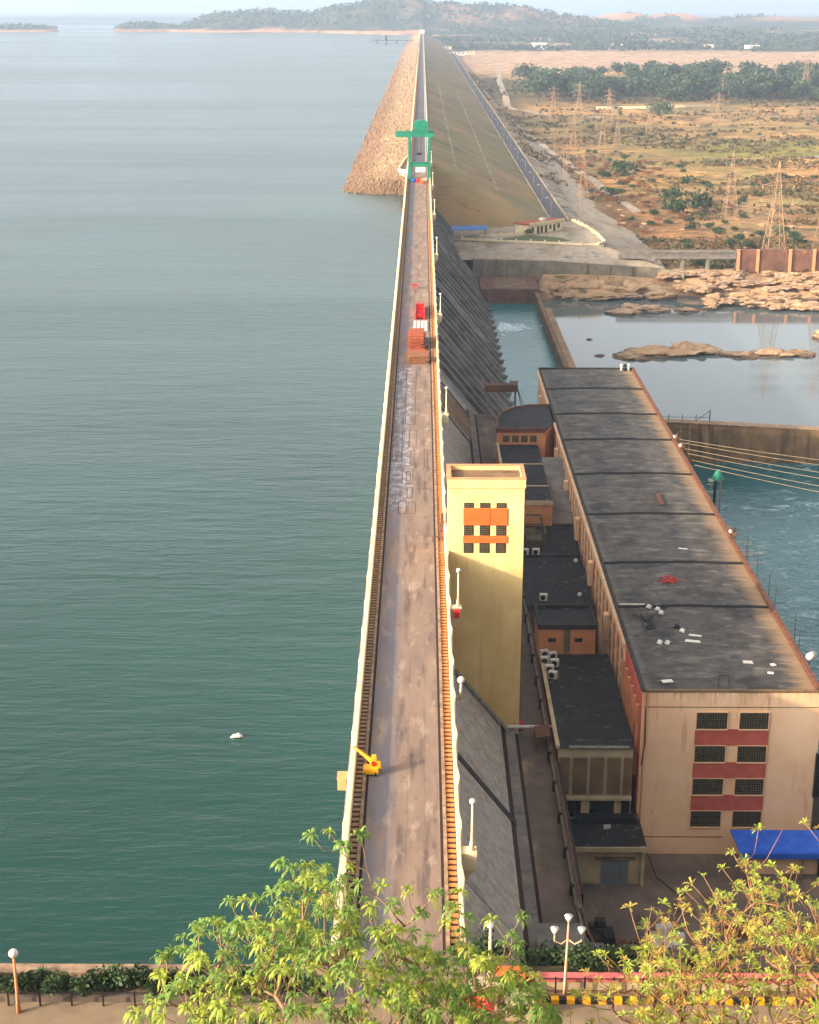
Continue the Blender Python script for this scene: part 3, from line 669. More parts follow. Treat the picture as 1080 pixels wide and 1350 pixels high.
for i, (x, y) in enumerate(((-3.2,568.5),(-3.3,566.9),(-2.5,568.0))):
    m_ = MB(); m_.tube((x,y,.03),(x,y,1.15),.42,12); m_.tube((x,y,.4),(x,y,.46),.45,12); m_.tube((x,y,.78),(x,y,.84),.45,12)
    tag(m_.build('oil_drum', K['blue']), 'blue oil drum standing under the left legs of the gantry', 'drum', 'blue drums under the gantry')
for i, (x, y, s, mk, lb) in enumerate(((-1.2,566,.9,'bred','red machine part heaped on the deck under the gantry'),(.5,564,1.1,'sand_box','tan crate in the clutter under the gantry'),(1.0,568,.8,'white','white crate in the clutter under the gantry'),
        (-.2,562,.7,'orange','orange crate in the clutter in front of the gantry'),(1.1,560,.7,'rustmetal','rusty scrap box in front of the right gantry leg'))):
    m_ = MB(); m_.box(x-s, x+s, y-s*1.3, y+s*1.3, .03, .9*s); m_.box(x-s*.7, x+s*.8, y-s, y+s*.6, .9*s, 1.4*s); m_.tube((x-s,y,1.4*s),(x+s*1.2,y+s,1.75*s),.1)
    tag(m_.build('machine_part' if i == 0 else 'crate', K[mk]), lb, 'crate' if i else 'machinery')
# ------------------------------------------------------------------ earth embankment carrying the crest on
def emb_z(x, y):
    j = 1.3 * fb(x*1.0, y*1.0, 16, 3)
    if x < -6.2:
        a = -(-6.2 - x) / 2.75; b = (y - 632 + j*1.5) * .36 + (x + 6) * .06; k = max(0, 5 - abs(a - b)) / 5      # rounded nose
        return min(-.1, min(a, b) - k*k*1.25) + .5 * fb(x, y, 3.2, 3) * sm(-6.2, -9, x)
    if x > 3.2:
        return min(-.1, -(x - 3.2) / 2.2, (y - 652 - max(0, x - 30) * .15) * .55) + .12 * fb(x, y, 6, 3)
    return -.1
def emb(nm, xs, mt, zmin):
    ys = []; y = 598.0
    while y < 3960: ys.append(y); y += max(1.5, (y - 560) * .017)
    V = [(x, y, max(zmin, emb_z(x, y))) for y in ys for x in xs]; nx = len(xs)
    F = [(j*nx+i, j*nx+i+1, (j+1)*nx+i+1, (j+1)*nx+i) for j in range(len(ys)-1) for i in range(nx-1)]
    o = MB().add(V, F).build(nm, mt, None, True); return struct(o)
emb('embankment_upstream_slope', [-48 + i*1.0 for i in range(42)] + [-6.2, -5.0], K['riprap'], -12)
emb('embankment_downstream_slope', [1.5, 3.2] + [3.2 + i*1.5 for i in range(1, 34)], K['gslope'], -23.5)
m_ = MB(); rnd = random.Random(23); n = 0
while n < 10000:
    y = 600 + (rnd.random() ** 3.0) * 2300; x = rnd.uniform(-36, -6.6); z = emb_z(x, y)
    if z < -9.3 or z > -.12: continue
    n += 1; s_ = rnd.uniform(.25, .75) * (1 + (y-600)/650); c = Vector((x, y, max(-12, z) + s_*.15))
    vs = [c + Vector((d[0]*s_*rnd.uniform(.6,1.2), d[1]*s_*rnd.uniform(.6,1.2), d[2]*s_*rnd.uniform(.4,.9))) for d in ((1,0,0),(0,1,0),(-1,0,0),(0,-1,0),(.2,.1,1))]
    m_.add(vs, [(0,1,4),(1,2,4),(2,3,4),(3,0,4)])
K['stones'] = M('riprap_stone', C(168,138,104), C(100,80,60), .9, .95)
_nt = K['stones'].node_tree; _b = _nt.nodes['Principled BSDF']; _src = _b.inputs['Base Color'].links[0].from_socket
_z = mul(_nt, sep(_nt, 2), mul(_nt, nz(_nt, .08, 4, (1,.4,1)), 4.0), 'ADD')
_nt.links.new(mixc(_nt, rng(_nt, _z, -2.4, -4.4, 0, .7), _src, C(112,84,62)), _b.inputs['Base Color'])
o = m_.build('riprap_stones', K['stones']); tag(o, 'loose rough stones covering the lake side of the embankment', 'stones', kind='stuff')
struct(MB().box(-6.0, 3.2, 640, 3950, -.6, .02).build('crest_shoulder', K['conc']))
struct(MB().box(-3.9, 1.4, 640, 3950, .0, .05).build('crest_road', K['crest']))
o = thing('crest_wall', (-5.3, 640, 0), 'yellowish low wall along the lake side of the embankment crest', 'wall')
MB().box(-5.9, -5.0, 612.5, 3950, -.5, 1.0).build('wall', K['cream'], o)
m_ = MB(); m_.add([(-5.0,640,.06),(-4.0,640,.06),(-4.0,3950,.06),(-5.0,3950,.06)],[(0,1,2,3)]); m_.build('verge', K['slab_o'], o)
o = thing('crest_wall', (2.6, 640, 0), 'white low wall along the downstream side of the embankment crest', 'wall')
MB().box(2.35, 2.85, 640.2, 3950, -.1, .9).build('wall', K['white'], o); MB().box(1.5, 1.75, 640.2, 3950, 0.0, .3).build('kerb', K['white'], o)
o = thing('crest_bay', (-7.5, 606, 0), 'cream angled bay wall where the dam meets the embankment by the gantry', 'wall')
MB().wall_line([(-5.4,600),(-9.0,606),(-9.0,611),(-7.6,640),(-5.6,668)], .5, -.2, 1.05).build('wall', K['cream'], o)
MB().prism_z([(-5.2,600),(-9.0,606),(-9.0,611),(-7.6,640),(-5.6,668),(-5.2,668)], -1.6, -.02).build('slab', K['conc'], o)
for s, lb in ((13.0, 'pale stepped drain line down on the grassy embankment, right one'), (5.1, 'pale stepped drain line high on the grassy embankment, left one')):
    x = 3.2 + 2.2*s; m_ = MB(); P = []; y = 655 if s > 10 else 668
    while y < 1500: P.append((x + R.uniform(-.25,.25), y, -s + .12)); y += 12
    V = []
    for (px_, py_, pz_) in P:
        k = R.uniform(.35, .8); V += [(px_-k, py_, pz_+k*.45), (px_+k, py_, pz_-k*.45)]
    m_.add(V, [(2*i, 2*i+1, 2*i+3, 2*i+2) for i in range(len(P)-1)])
    tag(m_.build('slope_drain', K['drainstrip']), lb, 'drain')
# berm road at the foot of the embankment
zb = -21.9
struct(MB().box(52.0, 59.2, 628, 3700, -24, zb).build('berm_road', K['crest']))
o = thing('road_wall', (52.2, 634, zb), 'white low wall on the embankment side of the foot road', 'wall'); MB().box(51.8, 52.3, 634, 3700, -24, zb+.75).build('wall', K['pitch'], o)
o = thing('road_wall', (59.2, 634, zb), 'white low wall on the plain side of the foot road', 'wall'); MB().box(58.9, 59.5, 630, 3700, -26, zb+.85).build('wall', K['pitch'], o)
def pole(loc, label, grp, h=8, mk='steel', first=[None]):
    if first[0] is None:
        t = thing('road_lamp', loc, label, 'street lamp', grp); L = Vector(loc)
        MB().path([L, L+Vector((0,0,h-1)), L+Vector((-.5,0,h-.2)), L+Vector((-1.6,0,h))], [.14,.1,.08,.06], 6).build('post', K[mk], t)
        MB().box(L.x-2.3, L.x-1.5, L.y-.15, L.y+.15, L.z+h-.1, L.z+h+.08).build('lamp_head', K['white'], t); first[0] = t; return t
    return dup(first[0], loc, label=label)
for k in range(14):
    pole((52.9, 640 + k*46 + k*k*3, zb), 'grey post lamp along the foot road below the embankment', 'lamps along the foot road')
# pitched terrace at the embankment foot with a bungalow
struct(MB().prism_z([(10,576),(24,572.5),(46,567),(58,562),(66,562),(68,580),(64,636),(60,660),(40,640),(14,640)], -30, -22.02).build('terrace', K['pitch']))
lw = thing('boundary_wall', (40, 566, -22), 'low white posted wall curving round the front of the terrace', 'wall')
pts = [(15,577),(24,573.2),(40,569),(50,566),(58,563),(64,563.5),(67,570),(66.5,590),(64.5,612),(60.5,632)]
MB().wall_line(pts, .5, -22.1, -21.35).build('wall', K['cream'], lw)
m_ = MB()
for (ax, ay), (bx_, by) in zip(pts, pts[1:]):
    n = max(1, int(math.hypot(bx_-ax, by-ay) / 5))
    for k in range(n): f = k/n; m_.box(ax+(bx_-ax)*f-.35, ax+(bx_-ax)*f+.35, ay+(by-ay)*f-.35, ay+(by-ay)*f+.35, -22.1, -20.8)
m_.build('pier', K['cream'], lw)
lw = thing('boundary_wall', (30, 588, -22), 'low white posted wall behind the lawn beside the bungalow', 'wall')
pts = [(22,585),(30,587),(38,590)]; MB().wall_line(pts, .5, -22.1, -21.3).build('wall', K['cream'], lw)
m_ = MB()
for k in range(5): m_.box(22+k*4-.3, 22+k*4+.3, 585+k*1.25-.3, 585+k*1.25+.3, -22.1, -20.8)
m_.build('pier', K['cream'], lw)
o = MB().prism_z([(28,578),(37,571.5),(50,571),(55,575),(50,584),(40,588)], -22.3, -21.9).build('lawn', K['lawn']); struct(o)
b = thing('bungalow', (47.5, 598, -22), 'small cream flat roofed bungalow on the terrace below the embankment', 'house')
def bp(x, y):   # bungalow frame: front runs slightly away to the right
    d = Vector((14.8, 15.5, 0)).normalized(); n = Vector((-d.y, d.x, 0)); return Vector((40.3, 589.5, 0)) + d*x + n*y
def bbox(mb, x0, x1, y0, y1, z0, z1):
    mb.prism_z([tuple(bp(x0,y0)[:2]), tuple(bp(x1,y0)[:2]), tuple(bp(x1,y1)[:2]), tuple(bp(x0,y1)[:2])], z0, z1)
m_ = MB(); bbox(m_, 0, 20.5, 0, 6.5, -22.1, -18.4); m_.build('wall', K['cream'], b)
m_ = MB(); bbox(m_, -.4, 20.9, -.7, 6.9, -18.4, -17.9); m_.build('roof', K['timber_r'], b)
m_ = MB(); bbox(m_, -.4, 20.9, -.9, -.71, -18.5, -17.6); m_.build('roof_fascia', K['cream'], b)
for k, (a, c, z0) in enumerate(((5.2,6.6,-22.0),(7.4,8.6,-22.0),(2.2,3.4,-20.8),(10,11.3,-22.0),(12.6,13.8,-21),(15,16.3,-22),(17.6,19,-21))):
    m_ = MB(); bbox(m_, a, c, -.06, .02, z0, -19.4); m_.build('door' if z0 < -21.5 else 'window', K['glass'], b)
m_ = MB(); bbox(m_, 11, 13.5, 2, 4, -17.9, -17.0); m_.build('water_tank', K['white'], b)
s = thing('tin_shed', (17, 584, -22), 'open shed with a bright blue tin roof at the terrace edge', 'shed')
MB().add([(11,581,-19.1),(24.5,583,-19.1),(24.5,589,-18.3),(11,587,-18.3),(11,581,-19.25),(24.5,583,-19.25),(24.5,589,-18.45),(11,587,-18.45)],[(0,1,2,3),(4,7,6,5),(0,4,5,1),(1,5,6,2),(2,6,7,3),(3,7,4,0)]).build('roof', K['blue'], s)
for x, y in ((11.6,581.4),(18,582.3),(24,583.3),(24,588.5),(12,586.6)): MB().tube((x,y,-22.2),(x,y,-18.9),.12).build('post', K['steel'], s)
# apron below the terrace and the grey wall that holds it
struct(MB().add([(12,578,-22.3),(24,573,-22.3),(46,567.3,-22.3),(58,562.2,-22.3),(67,562,-22.5),(86,545.5,-27.6),(50,545.5,-25.2),(20,545.5,-24.6),(12,545.5,-24.6)],[(0,1,7,8),(1,2,7),(2,6,7),(2,3,6),(3,4,6),(4,5,6)]).build('pitched_apron', K['pitch']))
struct(MB().add([(67,562,-22.5),(59.3,640,-22.4),(59.3,1100,-22.4),(80,1100,-30.2),(88,700,-30.2),(90,600,-29.5),(86,545.5,-27.6)],[(0,1,4,5),(1,2,3,4),(0,5,6)]).build('pitched_slope', K['pitch']))
rw = thing('retaining_wall', (50, 545, -35), 'tall grey streaked retaining wall under the pitched terrace', 'wall')
MB().add([(18,544.5,-36),(84,544.5,-36),(92,541,-36),(92,541,-28.6),(84,544.5,-27.4),(46,544.5,-24.9),(18,544.5,-24.2),(18,546.3,-36),(84,546.3,-36),(92,543,-36),(92,543,-28.6),(84,546.3,-27.4),(46,546.3,-24.9),(18,546.3,-24.2)],
  [(0,1,4,5,6),(1,2,3,4),(7,13,12,11,8),(8,11,10,9),(6,5,12,13),(5,4,11,12),(4,3,10,11),(0,6,13,7),(2,9,10,3)]).build('wall', K['wallgrey'], rw)
for x in (27, 34, 47, 58, 66, 74): MB().box(x-.25, x+.25, 544.1, 544.49, -36, -25.2 - max(0, x-46)*.062).build('buttress', K['wallgrey'], rw)
si = MB(); si.box(20, 39.5, 517.6, 544, -36, -30.2); tag(si.build('sill_wall', K['wallred']), 'red brown block wall at the far end of the turquoise basin', 'wall')
tw = thing('training_wall', (38.9, 420, -35), 'long narrow brown training wall between the basin and the grey pool', 'wall')
MB().box(38.0, 39.3, 322, 517.5, -37, -31).build('wall', K['wallbrown'], tw); MB().box(39.3, 42.6, 322, 505, -37, -34.2).build('ledge', K['rock'], tw)
nw = thing('training_wall', (60, 327, -35), 'stained brown training wall running right from the power house', 'wall')
MB().add([(46,326.5,-37),(190,323,-37),(190,323,-28.3),(87,325.9,-27.6),(55,326.4,-26.1),(46,326.5,-26.1),(46,329,-37),(190,325.5,-37),(190,325.5,-28.3),(87,328.4,-27.6),(55,328.9,-26.1),(46,329,-26.1)],
  [(0,1,2,3,4,5),(6,11,10,9,8,7),(5,4,10,11),(4,3,9,10),(3,2,8,9),(0,5,11,6),(1,7,8,2)]).build('wall', K['wallbrown'], nw)
MB().add([(46,326.2,-25.9),(55,326.2,-25.9),(87,325.7,-27.4),(190,322.8,-28.1),(190,325.7,-28.1),(87,328.6,-27.4),(55,329.1,-25.9),(46,329.2,-25.9),(46,326.2,-26.09),(55,326.2,-26.09),(87,325.7,-27.59),(190,322.8,-28.29)],[(0,1,6,7),(1,2,5,6),(2,3,4,5),(0,8,9,1),(1,9,10,2),(2,10,11,3)]).build('coping', K['kerb'], nw)
MB().box(58.3,58.8,325.9,326.35,-36,-26.4).build('pilaster', K['kerb'], nw)
m_ = MB()
for x in (51,54,57,60,63): m_.tube((x,327.4,-26),(x,327.4,-24.4),.07,5)
m_.tube((51,327.4,-25),(63,327.4,-25.1),.06,5); m_.tube((63,327.4,-26.2),(63,327.4,-23.4),.12,5); m_.tube((63,327.4,-23.6),(60,327.4,-25.9),.07,5)
tag(m_.build('iron_railing', K['black']), 'broken black iron railing on top of the brown training wall', 'railing')
struct(MB().box(25, 36, 519, 541, -30.3, -30.05).build('sill_top', K['wallbrown']))
# foot bridge and brown wall behind the rocks
br = thing('foot_bridge', (92, 552, -30), 'grey concrete foot bridge with a lattice parapet on square piers', 'bridge')
MB().box(70, 111.8, 550.6, 553.6, -25.0, -24.1).build('deck', K['conc'], br)
m_ = MB()
for y in (550.7, 553.4):
    m_.box(70, 111.8, y, y+.15, -22.5, -22.15); m_.box(70, 111.8, y, y+.15, -24.1, -23.8)
    for k in range(28):
        x = 70.2 + k*1.49; m_.tube((x,y+.07,-23.8),(x+1.49,y+.07,-22.5),.12,4); m_.tube((x+1.49,y+.07,-23.8),(x,y+.07,-22.5),.12,4)
m_.build('lattice_parapet', K['conc'], br)
for x in (75, 84, 93, 102): MB().box(x-.55, x+.55, 551.2, 553, -32, -25).build('pier', K['conc'], br)
MB().box(80, 111.5, 549.8, 554.2, -33, -29.0).build('plinth', K['rock'], br)
wl = thing('brown_wall', (130, 552, -30), 'long brown panelled wall with pale pilasters behind the boulders', 'wall')
MB().box(112, 240, 550.8, 553, -34, -21.8).build('wall', K['wallred'], wl)
for x in (112.6, 119.5, 131, 139.5, 147, 158): MB().box(x-.5, x+.5, 550.3, 550.79, -34, -21.6).build('pilaster', K['peach2'], wl)
# ------------------------------------------------------------------ lift tower
def lattice_window(parent, x0, x1, z0, z1, y, nx=7, nzz=5, nm='window', fm=None):
    wdw = MB().box(x0, x1, y-.03, y+.05, z0, z1).build(nm, K['glass'], parent)
    m_ = MB(); t = .035
    for i in range(1, nx): x = x0 + (x1-x0)*i/nx; m_.box(x-t, x+t, y-.075, y-.031, z0+.05, z1-.05)
    for i in range(1, nzz): z = z0 + (z1-z0)*i/nzz; m_.box(x0+.05, x1-.05, y-.10, y-.076, z-t, z+t)
    m_.build('grille', K['lattice'], wdw)
    d = .16; f = MB(); f.box(x0-.1, x0, y-d, y+.05, z0-.1, z1+.1); f.box(x1, x1+.1, y-d, y+.05, z0-.1, z1+.1); f.box(x0, x1, y-d, y+.05, z1, z1+.1); f.box(x0, x1, y-d-.08, y+.05, z0-.1, z0); f.build('frame', K['frame'], wdw) if fm is None else None
    return wdw
tw = thing('lift_tower', (7.3, 168.7, -22), 'tall yellow lift tower with orange panels rising beside the dam deck', 'tower')
TX0, TX1, TY0, TY1 = 3.06, 11.65, 166.0, 171.6
MB().box(TX0, TX1, TY0, TY1, -22.6, 8.6).build('wall', K['yellow'], tw)
m_ = MB(); m_.box(TX0-.12, TX1+.12, TY0-.12, TY0+.35, 8.6, 9.65); m_.box(TX0-.12, TX1+.12, TY1-.35, TY1+.12, 8.6, 9.65); m_.box(TX0-.12, TX0+.3, TY0+.35, TY1-.35, 8.6, 9.65); m_.box(TX1-.3, TX1+.12, TY0+.35, TY1-.35, 8.6, 9.65); m_.build('roof_parapet', K['yellow'], tw)
m_ = MB(); m_.box(TX0-.16, TX1+.16, TY0-.16, TY0+.4, 9.65, 9.75); m_.box(TX0-.16, TX1+.16, TY1-.4, TY1+.16, 9.65, 9.75); m_.box(TX0-.16, TX0+.34, TY0+.4, TY1-.4, 9.65, 9.75); m_.box(TX1-.34, TX1+.16, TY0+.4, TY1-.4, 9.65, 9.75); m_.build('coping', K['peach2'], tw)
MB().tube((TX1+.08, TY0+.5, -20), (TX1+.08, TY0+.5, 8.4), .07).build('rain_pipe', K['lattice'], tw)
MB().box(TX0+.3, TX1-.3, TY0+.35, TY1-.35, 8.6, 9.15).build('roof', K['wallbrown'], tw)
for x0, x1 in ((4.85, 5.95), (6.65, 7.8), (8.5, 9.65)):
    for z0, z1, n in ((6.25, 6.85, 3), (2.95, 4.2, 5), (.85, 2.05, 5)):
        lattice_window(tw, x0, x1, z0, z1, TY0, 6, n, fm='none')
MB().box(4.78, 7.78, TY0-.14, TY0, 4.22, 6.22).build('panel', K['orange'], tw)
MB().box(7.86, 9.72, TY0-.14, TY0, 4.22, 6.22).build('panel', K['orange'], tw)
MB().box(4.78, 9.72, TY0-.14, TY0, 2.1, 2.92).build('panel', K['orange'], tw)

# ------------------------------------------------------------------ power house
PX0, PX1, PY0, PY1, PZ = 24.95, 45.1, 158.6, 320.6, -13.0
ph = thing('power_house', ((PX0+PX1)/2, PY0, -34), 'long peach power house with a flat black roof and red panels', 'power house')
MB().box(PX0, PX1, PY0, PY1, -36, PZ).build('wall', K['peach'], ph)
# roof: eight bays, each slightly cambered
seams = [PY0+.15, 184.0, 200.4, 221.9, 243.1, 264.2, 282.4, 302.5, PY1-.15]
rf = MB()
for a, c in zip(seams, seams[1:]):
    n = 8; V = []
    for j in range(3):
        y = a + (c-a)*j/2
        for i in range(n+1):
            u = i/n; V.append((PX0+.2 + (PX1-PX0-.9)*u, y, PZ + .06 + .22*math.sin(math.pi*u) + (.1 if j == 1 else 0)))
    rf.add(V, [(j*(n+1)+i, j*(n+1)+i+1, (j+1)*(n+1)+i+1, (j+1)*(n+1)+i) for j in range(2) for i in range(n)])
def roof_mat():
    m = K['tar'].copy(); nt = m.node_tree; b = nt.nodes['Principled BSDF']; src = b.inputs['Base Color'].links[0].from_socket
    x = sep(nt, 0); j = mul(nt, nz(nt, .45, 6, (.35,2.2,1), .7), 5.0)
    dust = rng(nt, mul(nt, x, j, 'ADD'), 44.3, 46.4)
    col = mixc(nt, mul(nt, dust, .6), src, C(176,138,98))
    edge = rng(nt, mul(nt, x, mul(nt, j, .2), 'SUBTRACT'), 25.7, 25.0)
    col = mixc(nt, mul(nt, edge, .35), col, C(118,108,96))
    nt.links.new(col, b.inputs['Base Color']); return m
roof_o = rf.build('roof', roof_mat(), ph)
for sy in seams[1:-1]:
    m_ = MB()
    n = 8; pts = [(PX0+.25 + (PX1-PX0-1)*i/n, sy + .12*math.sin(i*1.7+sy), PZ + .13 + .22*math.sin(math.pi*i/n)) for i in range(n+1)]
    m_.path(pts, [.23]*(n+1), 5); m_.build('roof_seam', K['black'], ph)
m_ = MB(); m_.box(PX0-.15, PX0+.2, PY0, PY1, PZ, PZ+.32); m_.box(PX0-.15, PX1, PY1-.3, PY1+.05, PZ, PZ+.5); m_.build('roof_rim', K['darkconc'], ph)
m_ = MB(); m_.box(PX1-.65, PX1-.15, PY0, PY1, PZ-.05, PZ+.55); m_.build('roof_gutter', K['rustmetal'], ph)
m_ = MB(); m_.box(PX0, PX1, PY0-.1, PY0+.2, PZ-.02, PZ+.26); m_.build('front_coping', K['wallbrown'], ph)
for k in range(4):
    zt = -15.5 - k*4.15
    for x0, x1 in ((31.15, 34.6), (36.0, 39.25)):
        lattice_window(ph, x0, x1, zt-2.05, zt, PY0, 12, 7)
for k in range(3):
    zt = -17.55 - k*4.15
    MB().box(31.05, 39.35, PY0-.10, PY0+.02, zt-2.05, zt-.02).build('spandrel_panel', K['red'], ph)
m_ = MB(); m_.box(PX0+.2, PX1-.2, PY0-.035, PY0+.02, -14.9, -14.82); m_.box(PX0+.2, 35, PY0-.035, PY0+.02, -31.4, -31.3); m_.build('plaster_crack', K['wallbrown'], ph)
m_ = MB(); m_.tube((PX0+.35,PY0-.12,-32),(PX0+.35,PY0-.12,-13.2),.09); m_.build('down_pipe', K['peach2'], ph)
m_ = MB(); m_.box(44.9,45.6,PY0-.4,PY0-.02,-26,-20.5); m_.build('side_door', K['glass'], ph)
# long wall towards the dam: pilasters with tall dark windows
bay = 4.0; y = PY0 + 14.6; wm = None
MB().box(PX0-.12, PX0-.01, PY0+.3, PY0+14, -30, PZ-.4).build('red_bay', K['red'], ph)
for k in range(6): MB().box(PX0-.5, PX0-.13, PY0+1.2+k*2.5, PY0+1.65+k*2.5, -24, PZ-2.2).build('fin', K['peach2'], ph)
MB().box(PX0-.3, PX0-.13, PY0+3.0, PY0+3.7, -21, -18.6).build('window', K['glass'], ph)
i = 0
while y < PY1 - 2:
    p = MB().box(PX0-.2, PX0-.005, y, y+.9, -22, PZ-.25)
    if i % 5 == 4: p.box(PX0-.8, PX0-.21, y-.2, y+1.1, -19.5, PZ-3.0)
    p.build('pilaster', K['peach'], ph)
    wv = MB().box(PX0-.06, PX0-.004, y+1.25, y+bay-.2, -20.6, PZ-1.2).build('window', K['glass'], ph)
    m_ = MB()
    for q in range(1, 4): m_.box(PX0-.16, PX0-.061, y+1.25, y+bay-.2, -20.6+q*1.9-.16, -20.6+q*1.9+.16)
    m_.box(PX0-.15, PX0-.062, y+2.4, y+2.5, -20.4, -14.4); m_.build('louvre', K['peach2'] if i % 3 else K['cement'], wv)
    y += bay; i += 1
m_ = MB(); m_.box(PX0-.5, PX0-.13, PY0+14.3, PY1, PZ-.55, PZ-.1); m_.build('eaves_band', K['peach'], ph)

# ------------------------------------------------------------------ annexes between the bench road and the power house
A = -19.7
an = thing('annex_block', (20, 158, -34), 'nearest low annex with louvred front and a black roof against the power house', 'building')
MB().box(15.6, 24.1, 158.0, 184.6, -36, A-.02).build('wall', K['cement'], an)
MB().add([(15.5,157.8,A),(24.3,157.8,A),(24.3,184.7,A),(15.5,184.7,A)],[(0,1,2,3)]).build('roof', K['tar2'], an)
m_ = MB(); m_.box(15.3,15.75,157.7,184.6,A,A+.4); m_.build('roof_kerb', K['cement'], an)
m_ = MB(); m_.tube((16.8,157.75,A+.2),(23.6,157.75,A+.2),.2,8); m_.build('gutter_pipe', K['steel'], an)
for x0, x1 in ((15.75,16.95),(17.35,18.95),(19.3,20.85),(21.25,22.75),(23.1,24.05)):
    lv = MB().box(x0, x1, 157.93, 158.02, -25.5, -20.9).build('louvre_bay', K['glass'], an); m_ = MB()
    for q in range(22): m_.add([(x0,157.78,-25.4+q*.208),(x1,157.78,-25.4+q*.208),(x1,157.92,-25.28+q*.208),(x0,157.92,-25.28+q*.208),(x0,157.78,-25.45+q*.208),(x1,157.78,-25.45+q*.208)],[(0,1,2,3),(0,4,5,1)])
    m_.build('slat', K['wallbrown'], lv)
m_ = MB(); m_.box(15.65,24.1,157.5,157.99,-26.1,-25.75); m_.build('ledge', K['cement'], an)
for x0, x1 in ((16.3,18.4),(19.4,22.2),(23.0,24.0)): MB().box(x0,x1,157.94,158.02,-28.4,-26.4).build('window', K['glass'], an)
g = thing('garage', (21, 152, -34), 'low cream garage with a blue grey double door before the louvred annex', 'garage')
MB().box(17.2, 24.9, 152.0, 157.45, -36, -28.7).build('wall', K['cement'], g)
MB().box(17.0, 25.1, 151.2, 157.48, -28.7, -28.45).build('roof', K['tar2'], g)
MB().box(17.0, 25.1, 151.05, 151.19, -29.0, -28.4).build('fascia', K['cement'], g)
for x0 in (20.3, 21.8):
    d = MB().box(x0, x0+1.47, 151.9, 152.02, -33.9, -30.6).build('door', M('blue_grey_door', C(122,130,132), C(104,112,116), 2, .7) if x0 == 20.3 else D.materials['blue_grey_door'], g)
    MB().box(x0+.4, x0+1.1, 151.86, 151.9, -33.0, -31.8).build('door_panel', K['steel'], d)
m_ = MB(); m_.box(19.5,24.0,151.7,152.02,-30.35,-30.1); m_.build('lintel', K['wallbrown'], g)
m_ = MB(); m_.box(24.6,25.0,151.5,151.9,-33.9,-28.7); m_.build('corner_post', K['cement'], g)
m_ = MB(); m_.box(17.6,24.6,156.3,157.3,-28.44,-27.6); tag(m_.build('dark_tank', K['black']), 'long dark tank lying on the garage roof', 'tank')
m_ = MB(); m_.tube((20.9,153.4,-28.4),(20.9,153.4,-27.5),.05); m_.add([(20.5,153.2,-27.4),(21.3,153.2,-27.2),(21.3,153.6,-26.9),(20.5,153.6,-27.0)],[(0,1,2,3)]); tag(m_.build('dish_aerial', K['steel']), 'small white dish aerial on the garage roof', 'aerial')
sb = thing('stair_block', (19, 185, -20), 'small peach roof house with two slit windows between two black roofs', 'building')
MB().box(15.3, 22.6, 185.0, 192.2, -22, -16.3).build('wall', K['peach2'], sb)
m_ = MB(); m_.box(15.1,22.8,184.8,185.3,-16.3,-15.7); m_.box(15.1,22.8,191.9,192.4,-16.3,-15.7); m_.box(15.1,15.5,185.3,191.9,-16.3,-15.7); m_.box(22.4,22.8,185.3,191.9,-16.3,-15.7); m_.build('roof_parapet', K['darkconc'], sb)
MB().box(15.5,22.4,185.3,191.9,-16.3,-16.2).build('roof', K['tar2'], sb)
for x0 in (16.5, 19.9): MB().box(x0, x0+1.0, 184.93, 185.02, -18.1, -17.6).build('window', K['glass'], sb)
MB().box(18.5,19.3,184.9,185.02,-19.6,-16.4).build('pilaster', K['wallgrey'], sb)
def annex(nm, x0, x1, y0, y1, z, label, wm='peach2', rim=True):
    t = thing(nm, ((x0+x1)/2, y0, -34), label, 'building')
    MB().box(x0, x1, y0, y1, -36, z-.02).build('wall', K[wm], t)
    MB().add([(x0-.1,y0-.1,z),(x1,y0-.1,z),(x1,y1,z),(x0-.1,y1,z)],[(0,1,2,3)]).build('roof', K['tar2'], t)
    if rim: m_ = MB(); m_.box(x0-.25,x1,y0-.3,y0,z-.4,z+.25); m_.box(x0-.3,x0+.05,y0,y1,z-.4,z+.25); m_.build('roof_rim', K['darkconc'], t)
    return t
annex('annex_block', 15.2, 24.3, 201.5, 221.8, -19.7, 'middle annex with a bare black roof beside the yellow tower')
annex('annex_block', 15.9, 24.4, 222.4, 236.95, -19.75, 'annex roof crossed by an iron frame behind the middle annex')
m_ = MB(); m_.box(15.3,22.0,192.4,201.4,-36,-20.3); tag(m_.build('link_block', K['darkconc']), 'low dark link roof between the small roof house and the middle annex', 'building')
e = annex('annex_block', 14.0, 21.2, 237, 272, -15.9, 'raised annex with an orange end wall behind the yellow tower', rim=False)
m_ = MB(); m_.box(13.7,14.1,237,272,-16.2,-15.5); m_.box(13.7,21.2,236.75,237,-16.2,-15.5)
for yy in (246,259): m_.box(14.1,21.2,yy,yy+.3,-15.95,-15.75)
m_.build('roof_rim', K['cement'], e)
st = MB(); st.add([(21.25,237.5,-19.7),(24.9,237.5,-19.7),(24.9,262,-19.7),(21.25,262,-19.7),(21.25,237.5,-19.4),(24.9,237.5,-19.4),(24.9,262,-15.4),(21.25,262,-15.4)],[(0,3,2,1),(4,5,6,7),(0,1,5,4),(1,2,6,5),(2,3,7,6),(3,0,4,7)])
tag(st.build('sloping_canopy', K['conc']), 'pale sloping roof between the raised annex and the power house', 'canopy')
f = thing('control_block', (18, 272, -34), 'far annex with a rounded black roof and a row of four windows', 'building')
poly = [(13.8,272.05),(22.6,272.05),(24.9,278),(24.9,290),(20.5,289.5),(17.5,287.5),(15.2,284),(14.1,279.5)]
MB().prism_z(poly, -36, -13.3).build('wall', K['peach2'], f); MB().prism_z([(x*1.0+(-.15 if x<18 else .0), y) for x, y in poly], -13.3, -13.1).build('roof', K['tar2'], f)
